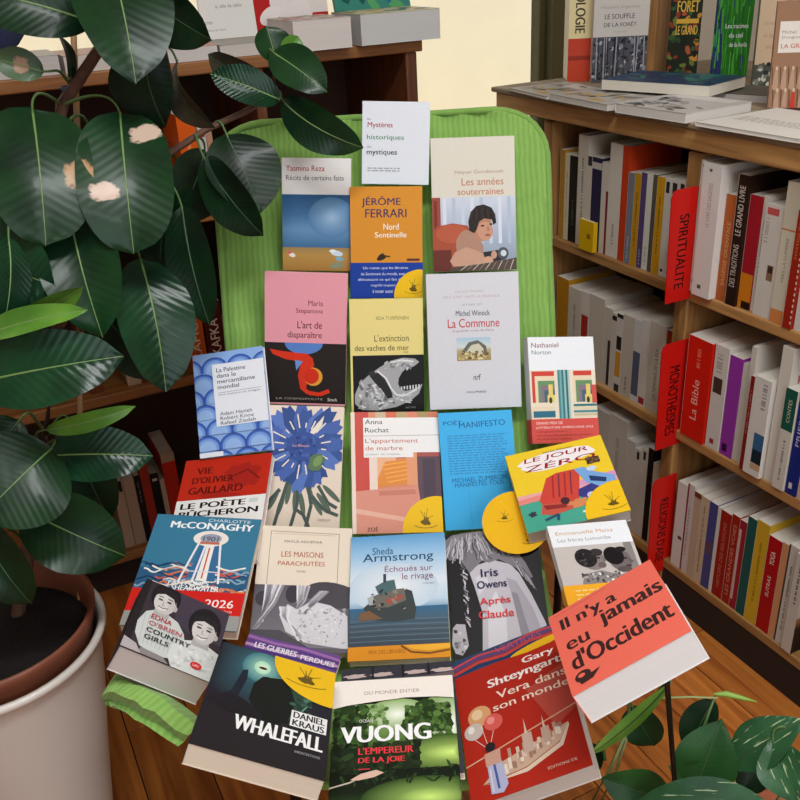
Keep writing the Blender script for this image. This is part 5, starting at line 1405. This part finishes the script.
def rear_stand(x0, x1, y0, h, t, label, c, front, Y, tilt=12, cat='book', nm='standing_book'):
    Z = RT + .03
    X0, X1 = shelf_x(x0, Y, Z), shelf_x(x1, Y, Z)
    tl = math.radians(tilt); u = V((0, math.sin(tl), math.cos(tl))); r = V((1, 0, 0))
    zb = on_y((x0 + x1) / 2, y0, Y).z
    return book(V(((X0 + X1) / 2, Y, zb)) + u * (h / 2), (r, u, r.cross(u)), X1 - X0, h, t, label, c, 'd8d0c8', None, front, None, None, nm, cat, 'books standing on the rear bookcase')
rear_stand(204, 258, 38, .17, .006, 'upright white card with small grey print on the rear bookcase', 'e4e2dc', lambda a: (a.text('la ville de sable', .30, .62, .78, .66, '8a8a86'), a.text('roman', .05, .80, .20, .83, '8a8a86'), a.text('Éditions du Nord', .05, .88, .42, .91, '8a8a86')), 1.93, 8, 'card', 'upright_card')
def f_redg(a):
    a.rect(0, 0, 1, 1, 'b81c1c'); a.ell(.5, .70, .30, .2, 'e8e0dc', 20); a.ell(.2, .80, .16, .1, 'ece4e0', -30); a.line([(.1, .5), (.5, .6), (.9, .5)], .08, 'e0d8d4'); a.rect(.75, .4, 1, .8, 'e4dcd8')
rear_stand(258, 330, 30, .16, .01, 'red and white patterned book upright behind the two thick white books', 'b81c1c', f_redg, 1.975, 8)
def f_tealg(a):
    a.rect(0, 0, 1, 1, '3c8a7c'); a.scatter(30, 0, 0, 1, 1, .14, .1, ['2c6a9c', '5ca86c', 'c8b46c', '1c5a58'], 8)
rear_stand(338, 412, 16, .12, .012, 'teal patterned book leaning behind the right thick white book', '3c8a7c', f_tealg, 1.985, 15)
# dark blue cloth bag on the rear bookcase at the left border
mb = MB()
c0 = on_y(-18, 38, 1.95)
rows_ = []
for i in range(9):
    t = i / 8; rr_ = .075 * (math.sin(math.pi * (.12 + .80 * t)) ** .6)
    rows_.append([(rr_ * 1.1 * math.cos(k * math.pi / 8) * (1 + .08 * math.sin(3 * k)), rr_ * .7 * math.sin(k * math.pi / 8), .11 * t) for k in range(16)])
mb.grid(rows_, closed=True); mb.face(rows_[-1]); mb.face(rows_[0][::-1])
bag = tag(empty('cloth_bag', (c0.x, 1.97, RT + .036)), 'dark blue cloth bag slumped at the left border of the rear bookcase top', 'bag')
mb.build('bag_body', plain('navy_cloth', '232a4c', .9, var=.3, scale=30, bump=.5), bag, smooth=True)
mb = MB(); mb.tube([(-.04, 0, .10), (-.03, 0, .15), (0, 0, .165), (.03, 0, .15), (.04, 0, .10)], .006, 8); mb.build('handle', plain('navy_strap', '1c2240', .9), bag, smooth=True)

# ------------------------------------------------------------------ planter, pot and rubber plant
PX, PY = -0.105, 1.215
m, nt, p, N, L = new_mat('white_glazed_planter')
p.inputs['Base Color'].default_value = (*lin('d9d3ca'), 1); p.inputs['Roughness'].default_value = 0.35; p.inputs['Coat Weight'].default_value = 0.3
M_PLANTER = m
M_POT = plain('brown_plastic_pot', '7c4630', 0.5, var=.15, scale=20)
M_SOIL = plain('dark_soil', '0e0805', 0.95, var=.5, scale=60, bump=1.0)
planter = tag(empty('planter', (PX, PY, 0)), 'large white glazed planter with a rolled rim at the lower left', 'pot')
mb = MB()
mb.lathe([(0.0, 0.002), (.088, 0.002), (.095, .012), (.106, .10), (.122, .22), (.140, .34), (.150, .42), (.153, .436), (.158, .440), (.162, .445), (.162, .450), (.158, .454), (.152, .452), (.149, .444), (.143, .41), (.10, .10), (.08, .03), (0, .03)], 64)
mb.build('planter_body', M_PLANTER, planter, smooth=True)
pot = tag(empty('plant_pot', (PX + .002, PY + .006, .07)), 'brown plastic plant pot standing inside the white planter', 'pot')
mb = MB()
mb.lathe([(0, 0), (.080, 0), (.085, .01), (.130, .33), (.1465, .392), (.150, .402), (.151, .410), (.147, .413), (.142, .408), (.134, .36), (.118, .25), (.112, .22)], 64)
mb.build('pot_body', M_POT, pot, smooth=True)
mb = MB(); rr = random.Random(3)
mb.lathe([(r * .137 / 8, .366 + rr.uniform(-.004, .004)) for r in range(0, 9)][::-1], 40)
mb.build('soil', M_SOIL, pot, smooth=True)['kind'] = 'stuff'

def leaf_mat(name, c0, c1, rough=0.3, veins=0.5, spots=(), spotc='b89878', mottled=None):
    m, nt, p, N, L = new_mat(name)
    tc = N('TexCoord'); no = N('TexNoise'); no.inputs['Scale'].default_value = 14; no.inputs['Detail'].default_value = 4
    L(tc.outputs['Object'], no.inputs['Vector'])
    r = N('ValToRGB'); r.color_ramp.elements[0].color = (*lin(c0), 1); r.color_ramp.elements[1].color = (*lin(c1), 1)
    r.color_ramp.elements[0].position = .35; r.color_ramp.elements[1].position = .7
    L(no.outputs['Fac'], r.inputs['Fac'])
    out = r.outputs['Color']
    # side veins run forward from the midrib: bands of (length - 0.35*|across|)
    sx = N('SeparateXYZ'); L(tc.outputs['UV'], sx.inputs[0])
    ab = N('Math'); ab.operation = 'ABSOLUTE'; L(sx.outputs['Y'], ab.inputs[0])
    mu = N('Math'); mu.operation = 'MULTIPLY_ADD'; mu.inputs[1].default_value = -0.22; L(ab.outputs[0], mu.inputs[0]); L(sx.outputs['X'], mu.inputs[2])
    sc = N('Math'); sc.operation = 'MULTIPLY'; sc.inputs[1].default_value = 96; L(mu.outputs[0], sc.inputs[0])
    sn = N('Math'); sn.operation = 'SINE'; L(sc.outputs[0], sn.inputs[0])
    b = N('Bump'); b.inputs['Strength'].default_value = veins * .16; b.inputs['Distance'].default_value = 0.0012
    L(sn.outputs[0], b.inputs['Height']); L(b.outputs['Normal'], p.inputs['Normal'])
    def blend(fac, col_):
        nonlocal out
        mx = N('Mix'); mx.data_type = 'RGBA'; L(fac, mx.inputs[0]); L(out, mx.inputs[6]); mx.inputs[7].default_value = (*lin(col_), 1); out = mx.outputs[2]
    for (u, v, ru, rv) in spots:
        mp = N('Mapping'); mp.vector_type = 'POINT'; mp.inputs['Location'].default_value = (-u / ru, -v / rv, 0); mp.inputs['Scale'].default_value = (1 / ru, 1 / rv, 0)
        L(tc.outputs['UV'], mp.inputs['Vector'])
        ns = N('TexNoise'); ns.inputs['Scale'].default_value = 1.6; L(mp.outputs['Vector'], ns.inputs['Vector'])
        ln = N('VectorMath'); ln.operation = 'LENGTH'; L(mp.outputs['Vector'], ln.inputs[0])
        ad = N('Math'); ad.operation = 'ADD'; L(ln.outputs['Value'], ad.inputs[0]); L(ns.outputs['Fac'], ad.inputs[1])
        lt = N('MapRange'); lt.inputs['From Min'].default_value = 1.55; lt.inputs['From Max'].default_value = 1.35; L(ad.outputs[0], lt.inputs['Value'])
        blend(lt.outputs['Result'], spotc)
    if mottled:
        vo = N('TexNoise'); vo.inputs['Scale'].default_value = 1.0; vo.inputs['Detail'].default_value = 5
        mp = N('Mapping'); mp.inputs['Scale'].default_value = (3, 7, 1); L(tc.outputs['UV'], mp.inputs['Vector']); L(mp.outputs['Vector'], vo.inputs['Vector'])
        lt = N('MapRange'); lt.inputs['From Min'].default_value = .60; lt.inputs['From Max'].default_value = .66; L(vo.outputs['Fac'], lt.inputs['Value'])
        blend(lt.outputs['Result'], mottled)
    L(out, p.inputs['Base Color'])
    p.inputs['Roughness'].default_value = rough; p.inputs['Specular IOR Level'].default_value = .22; p.inputs['Coat Weight'].default_value = .08; p.inputs['Coat Roughness'].default_value = .12
    return m
LM = {
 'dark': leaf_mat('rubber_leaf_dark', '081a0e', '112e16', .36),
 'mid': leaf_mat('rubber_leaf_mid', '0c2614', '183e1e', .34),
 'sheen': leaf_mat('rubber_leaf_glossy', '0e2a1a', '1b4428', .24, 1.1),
 'young': leaf_mat('rubber_leaf_young', '3f6f24', '6c9a3a', .35, .2),
 'bronze': leaf_mat('rubber_leaf_underside', '2c2a1e', '4a4434', .5, .3),
 'spot_a': leaf_mat('rubber_leaf_spotted', '0c2614', '183e1e', .34, .4, ((.20, -.50, .075, .34), (.60, .46, .07, .30)), 'c8b09c'),
 'spot_b': leaf_mat('rubber_leaf_torn', '0c2614', '183e1e', .34, .4, ((.55, -.72, .10, .28),), 'b08a60'),
 'spot_c': leaf_mat('rubber_leaf_browned', '3a5238', '4c6444', .4, .3, ((.45, .0, .16, .5),), 'a88468'),
}
M_RIB = plain('leaf_midrib', '6c8a4c', .45)
M_RIBD = plain('leaf_midrib_dark', '34502e', .45)
M_STEM = plain('woody_stem', '5e4030', .7, var=.3, scale=50, bump=.4)
M_PETI = plain('leaf_stalk', '4c6a34', .5)
M_STAKE = plain('bamboo_stake', 'a8845a', .6, var=.15, scale=30)

def leaf(parent, base, tip, wpx, mat='dark', roll=0, bend=.10, fold=.22, stem=None, d=(1.25, 1.25), blunt=.56, rib='light', wave=.05, round_tip=False, sides=(1, 1), nm='leaf'):
    """base and tip: (photo x, photo y) taken at distances d; wpx: width in photo pixels at mid leaf"""
    B_, T_ = at(*base, d[0]), at(*tip, d[1])
    ax = T_ - B_; Ln = ax.length; ax.normalize()
    mid = (B_ + T_) / 2
    view = (CAM - mid).normalized()
    n0 = (view - ax * view.dot(ax)).normalized()
    n0 = Matrix.Rotation(math.radians(roll), 3, ax) @ n0
    side = ax.cross(n0).normalized()
    W = wpx * ((d[0] + d[1]) / 2) / FPX / max(.35, math.cos(math.radians(roll))) / 2
    NI, NJ2 = 24, 4
    rows, uvs = [], []
    rib_pts = []
    for i in range(NI + 1):
        t = i / NI
        pr = max(0.0, math.sin(math.pi * min(1, t) ** .92)) ** blunt
        if round_tip: pr = max(0.0, 1 - abs(2 * t - 1) ** 2.6) ** .5
        elif t > .9: pr *= .45 + .55 * (1 - (t - .9) / .1)
        c = B_ + ax * (Ln * t) + n0 * (bend * Ln * 4 * t * (1 - t))
        rib_pts.append(c)
        row = []
        for j in range(-NJ2, NJ2 + 1):
            k = j / NJ2; ws = W * pr * (sides[0] if k < 0 else sides[1])
            o = side * (k * ws) + n0 * ((fold + .06) * abs(k) ** 1.4 * ws + wave * W * math.sin(t * 9 + k * 2) * abs(k))
            row.append(c + o); uvs.append((t, k * pr))
        rows.append(row)
    mb = MB(); mb.grid(rows, uvs=uvs)
    lo = mb.build(nm, LM[mat] if isinstance(mat, str) else mat, parent, smooth=True)
    mb = MB()
    rw = [[c + side * (-s_) + n0 * .0003, c + n0 * (.0003 + s_ * .8), c + side * s_ + n0 * .0003] for c, s_ in ((rib_pts[i], .0014 * (1 - .75 * i / NI) * (Ln / .16) ** .5) for i in range(NI + 1))]
    mb.grid(rw); mb.build('midrib', M_RIB if rib == 'light' else M_RIBD, lo, smooth=True)
    if stem is not None:
        S_ = at(*stem[:2], stem[2])
        K_ = S_ * .5 + B_ * .5 + V((0, 0, .02)); E_ = B_ + ax * Ln * .06 + n0 * (bend * Ln * .22)
        K2 = B_ - ax * min(.03, (B_ - S_).length * .4) + V((0, 0, .006))
        bz = [S_ * (1 - t) ** 4 + K_ * 4 * t * (1 - t) ** 3 + K2 * 6 * t * t * (1 - t) ** 2 + B_ * 4 * t ** 3 * (1 - t) + E_ * t ** 4 for t in [i / 12 for i in range(13)]]
        mb = MB(); mb.tube(bz, [.0025 - .0012 * i / 12 for i in range(13)], 6)
        mb.build('petiole', M_PETI, lo, smooth=True)
    return lo

plant = tag(empty('rubber_plant', (PX, PY, .39)), 'tall rubber plant with large glossy dark green leaves at the left', 'plant')
plant.location = (0, 0, 0)
def stem_(pts, rad, nm='stem', mat=None):
    mb = MB(); mb.tube([at(*q) for q in pts], rad, 8); return mb.build(nm, mat or M_STEM, plant, smooth=True)
stem_([(14, 640, 1.41), (40, 480, 1.37), (58, 330, 1.34), (52, 190, 1.31), (62, 105, 1.29), (80, 78, 1.27), (100, 48, 1.25), (112, 5, 1.23), (118, -60, 1.2)], [.011, .011, .010, .010, .009, .0085, .008, .007, .006], 'main_stem')
stem_([(58, 330, 1.34), (110, 230, 1.32), (160, 160, 1.32), (205, 130, 1.33), (245, 112, 1.34), (272, 96, 1.34), (276, 60, 1.33)], [.007, .006, .0055, .005, .0045, .004, .003], 'side_branch')
stem_([(0, 205, 1.24), (12, 190, 1.25), (25, 160, 1.27), (52, 190, 1.31)], [.007, .006, .006, .006], 'side_branch')
stem_([(80, 640, 1.44), (80, 410, 1.39), (77, 120, 1.32), (73, 20, 1.30)], [.0045, .0045, .0045, .0045], 'bamboo_stake', M_STAKE)
tie = MB(); c_ = at(69, 88, 1.285)
tie.lathe([(.0105, -.003), (.0125, 0), (.0105, .003)], 14); o = tie.build('plant_tie', plain('blue_tie', '4a5a80', .6), plant, smooth=True, loc=c_)
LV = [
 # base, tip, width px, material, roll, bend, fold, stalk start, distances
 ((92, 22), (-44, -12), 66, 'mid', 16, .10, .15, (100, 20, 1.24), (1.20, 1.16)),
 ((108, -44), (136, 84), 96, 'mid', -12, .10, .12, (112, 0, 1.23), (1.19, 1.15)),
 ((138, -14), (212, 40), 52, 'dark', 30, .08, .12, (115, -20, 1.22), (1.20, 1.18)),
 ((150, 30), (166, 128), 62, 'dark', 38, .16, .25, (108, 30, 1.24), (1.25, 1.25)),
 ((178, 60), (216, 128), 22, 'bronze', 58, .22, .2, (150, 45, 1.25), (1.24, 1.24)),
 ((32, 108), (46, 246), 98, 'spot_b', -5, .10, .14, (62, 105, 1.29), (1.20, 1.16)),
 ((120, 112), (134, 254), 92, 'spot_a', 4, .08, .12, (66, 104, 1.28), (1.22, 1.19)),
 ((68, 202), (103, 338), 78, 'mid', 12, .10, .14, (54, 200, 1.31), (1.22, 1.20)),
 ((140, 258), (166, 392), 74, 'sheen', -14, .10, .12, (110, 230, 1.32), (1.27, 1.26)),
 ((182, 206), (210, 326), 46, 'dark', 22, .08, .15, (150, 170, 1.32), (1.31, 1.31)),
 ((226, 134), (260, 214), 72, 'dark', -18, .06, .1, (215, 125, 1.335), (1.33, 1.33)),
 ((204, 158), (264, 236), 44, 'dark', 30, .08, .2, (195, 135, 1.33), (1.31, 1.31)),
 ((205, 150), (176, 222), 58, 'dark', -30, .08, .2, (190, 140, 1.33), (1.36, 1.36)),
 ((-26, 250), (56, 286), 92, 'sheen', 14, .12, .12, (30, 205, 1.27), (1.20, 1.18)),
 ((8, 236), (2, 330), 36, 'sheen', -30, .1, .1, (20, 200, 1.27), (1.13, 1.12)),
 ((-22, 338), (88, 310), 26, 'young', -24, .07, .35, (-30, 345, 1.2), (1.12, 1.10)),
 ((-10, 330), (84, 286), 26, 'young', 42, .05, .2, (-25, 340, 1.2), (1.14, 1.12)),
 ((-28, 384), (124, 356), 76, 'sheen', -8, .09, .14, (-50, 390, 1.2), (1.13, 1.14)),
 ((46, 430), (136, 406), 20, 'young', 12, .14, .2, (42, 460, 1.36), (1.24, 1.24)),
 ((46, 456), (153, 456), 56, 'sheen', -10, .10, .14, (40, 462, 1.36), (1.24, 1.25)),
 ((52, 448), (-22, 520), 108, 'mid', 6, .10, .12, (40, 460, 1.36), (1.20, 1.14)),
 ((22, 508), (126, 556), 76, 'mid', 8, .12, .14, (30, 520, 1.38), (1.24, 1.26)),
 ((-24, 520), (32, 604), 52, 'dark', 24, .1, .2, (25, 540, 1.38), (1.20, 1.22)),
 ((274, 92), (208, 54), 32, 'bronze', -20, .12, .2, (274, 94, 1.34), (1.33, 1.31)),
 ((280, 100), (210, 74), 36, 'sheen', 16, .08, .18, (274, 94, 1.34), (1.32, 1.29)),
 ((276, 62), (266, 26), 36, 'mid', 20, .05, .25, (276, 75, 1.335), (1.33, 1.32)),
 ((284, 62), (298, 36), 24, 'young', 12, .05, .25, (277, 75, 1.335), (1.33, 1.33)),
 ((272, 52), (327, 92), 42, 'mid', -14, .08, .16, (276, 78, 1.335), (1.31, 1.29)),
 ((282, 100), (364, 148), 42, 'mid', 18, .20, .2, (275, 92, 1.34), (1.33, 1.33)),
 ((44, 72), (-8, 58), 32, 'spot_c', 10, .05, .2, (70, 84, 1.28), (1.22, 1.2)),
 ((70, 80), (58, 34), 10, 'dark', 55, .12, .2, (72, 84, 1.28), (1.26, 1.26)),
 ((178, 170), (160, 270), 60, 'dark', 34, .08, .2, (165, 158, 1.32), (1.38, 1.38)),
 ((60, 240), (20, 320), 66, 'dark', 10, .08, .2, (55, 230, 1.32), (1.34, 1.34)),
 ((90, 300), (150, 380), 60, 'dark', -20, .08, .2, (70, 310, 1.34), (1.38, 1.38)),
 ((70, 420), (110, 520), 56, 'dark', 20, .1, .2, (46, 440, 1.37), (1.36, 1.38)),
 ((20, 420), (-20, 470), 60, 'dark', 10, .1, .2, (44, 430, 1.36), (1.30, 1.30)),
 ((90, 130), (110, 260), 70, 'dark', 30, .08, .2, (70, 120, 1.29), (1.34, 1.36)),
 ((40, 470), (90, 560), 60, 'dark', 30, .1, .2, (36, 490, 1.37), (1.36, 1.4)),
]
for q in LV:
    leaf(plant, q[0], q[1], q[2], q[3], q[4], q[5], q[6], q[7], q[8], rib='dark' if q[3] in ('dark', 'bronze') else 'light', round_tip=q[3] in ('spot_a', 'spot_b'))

# dry scraps on the soil
M_DRY = plain('dried_leaf', '9a7c5c', .9)
# ------------------------------------------------------------------ trailing plant at the lower right
PM = {
 'plain': leaf_mat('pothos_leaf', '163e1a', '2a5c26', .45, .25),
 'vari': leaf_mat('pothos_leaf_variegated', '1c4426', '32603a', .45, .25, mottled='a8bc90'),
 'deep': leaf_mat('pothos_leaf_deep', '0f2814', '1b3c1e', .45, .25),
 'lime': leaf_mat('pothos_leaf_new', '5c8a30', '8ab04a', .45, .2),
}
pp = tag(empty('trailing_plant', (0, 0, 0)), 'trailing houseplant with marbled green leaves at the lower right', 'plant')
gp = at(800, 900, 1.25); gx, gy = gp.x, gp.y
ppot = tag(empty('plant_pot', (gx, gy, 0)), 'terracotta pot of the trailing plant on the floor at the lower right', 'pot')
mb = MB(); mb.lathe([(0, 0.002), (.07, .002), (.095, .19), (.105, .19), (.107, .225), (.098, .225), (.094, .20), (0, .195)], 40)
mb.build('pot_body', plain('terracotta', 'a45a38', .8, var=.1, scale=30), ppot, smooth=True)
def pst(pts, rad, m=None, nm='vine'):
    mb = MB(); mb.tube([at(*q) for q in pts], rad, 7); return mb.build(nm, m or M_VINE, pp, smooth=True)
M_VINE = plain('pale_vine', '9cab70', .6)
M_BUD = plain('leaf_bud', '8ab04c', .5)
o_ = (760, 885, 1.26)
pst([o_, (592, 802, 1.20), (612, 765, 1.20), (628, 728, 1.20), (640, 708, 1.19)], [.0035, .003, .0028, .0024, .0015])
pst([o_, (601, 802, 1.21), (617, 768, 1.21), (626, 740, 1.21), (622, 722, 1.21)], [.003, .0026, .0024, .002, .0015])
pst([(628, 728, 1.20), (655, 698, 1.18), (690, 697, 1.17), (718, 698, 1.16)], [.0018, .0016, .0014, .0012])
pst([(714, 694, 1.16), (726, 694, 1.155), (742, 698, 1.15), (757, 702, 1.15)], [.0015, .0042, .003, .0004], M_BUD, 'leaf_bud')
pst([o_, (706, 800, 1.24), (722, 770, 1.22), (738, 752, 1.2)], [.003, .0028, .002, .0015])
pst([o_, (770, 812, 1.2), (790, 780, 1.16)], [.003, .0028, .002])
PL = [
 ((632, 706), (654, 746), 40, 'deep', 20, .05, .15, (628, 728, 1.20), (1.24, 1.24), .55),
 ((714, 700), (688, 754), 34, 'deep', 25, .06, .2, (700, 740, 1.22), (1.24, 1.24), .6),
 ((690, 800), (722, 718), 60, 'plain', 8, .05, .1, (700, 815, 1.24), (1.20, 1.20), .95),
 ((720, 790), (668, 766), 40, 'plain', -10, .05, .15, (700, 815, 1.24), (1.21, 1.20), .9),
 ((728, 768), (806, 718), 46, 'vari', -14, .08, .2, (722, 770, 1.22), (1.19, 1.15), 1.0),
 ((772, 738), (800, 806), 50, 'vari', 12, .08, .2, (790, 730, 1.16), (1.16, 1.12), 1.0),
 ((770, 806), (636, 800), 46, 'vari', 5, .10, .15, (772, 812, 1.2), (1.12, 1.14), .85),
 ((672, 800), (600, 778), 46, 'plain', -12, .08, .15, (672, 820, 1.2), (1.18, 1.17), .85),
 ((740, 790), (764, 762), 30, 'deep', 10, .05, .2, (735, 800, 1.22), (1.22, 1.22), .6),
 ((668, 686), (588, 756), 15, 'lime', 20, -.10, .35, (655, 698, 1.18), (1.14, 1.16), .7),
 ((598, 745), (586, 770), 30, 'deep', 30, .05, .2, (605, 760, 1.2), (1.2, 1.2), .6),
]
for q in PL:
    leaf(pp, q[0], q[1], q[2], PM[q[3]], q[4], q[5], q[6], q[7], q[8], q[9], rib='dark', nm='leaf')
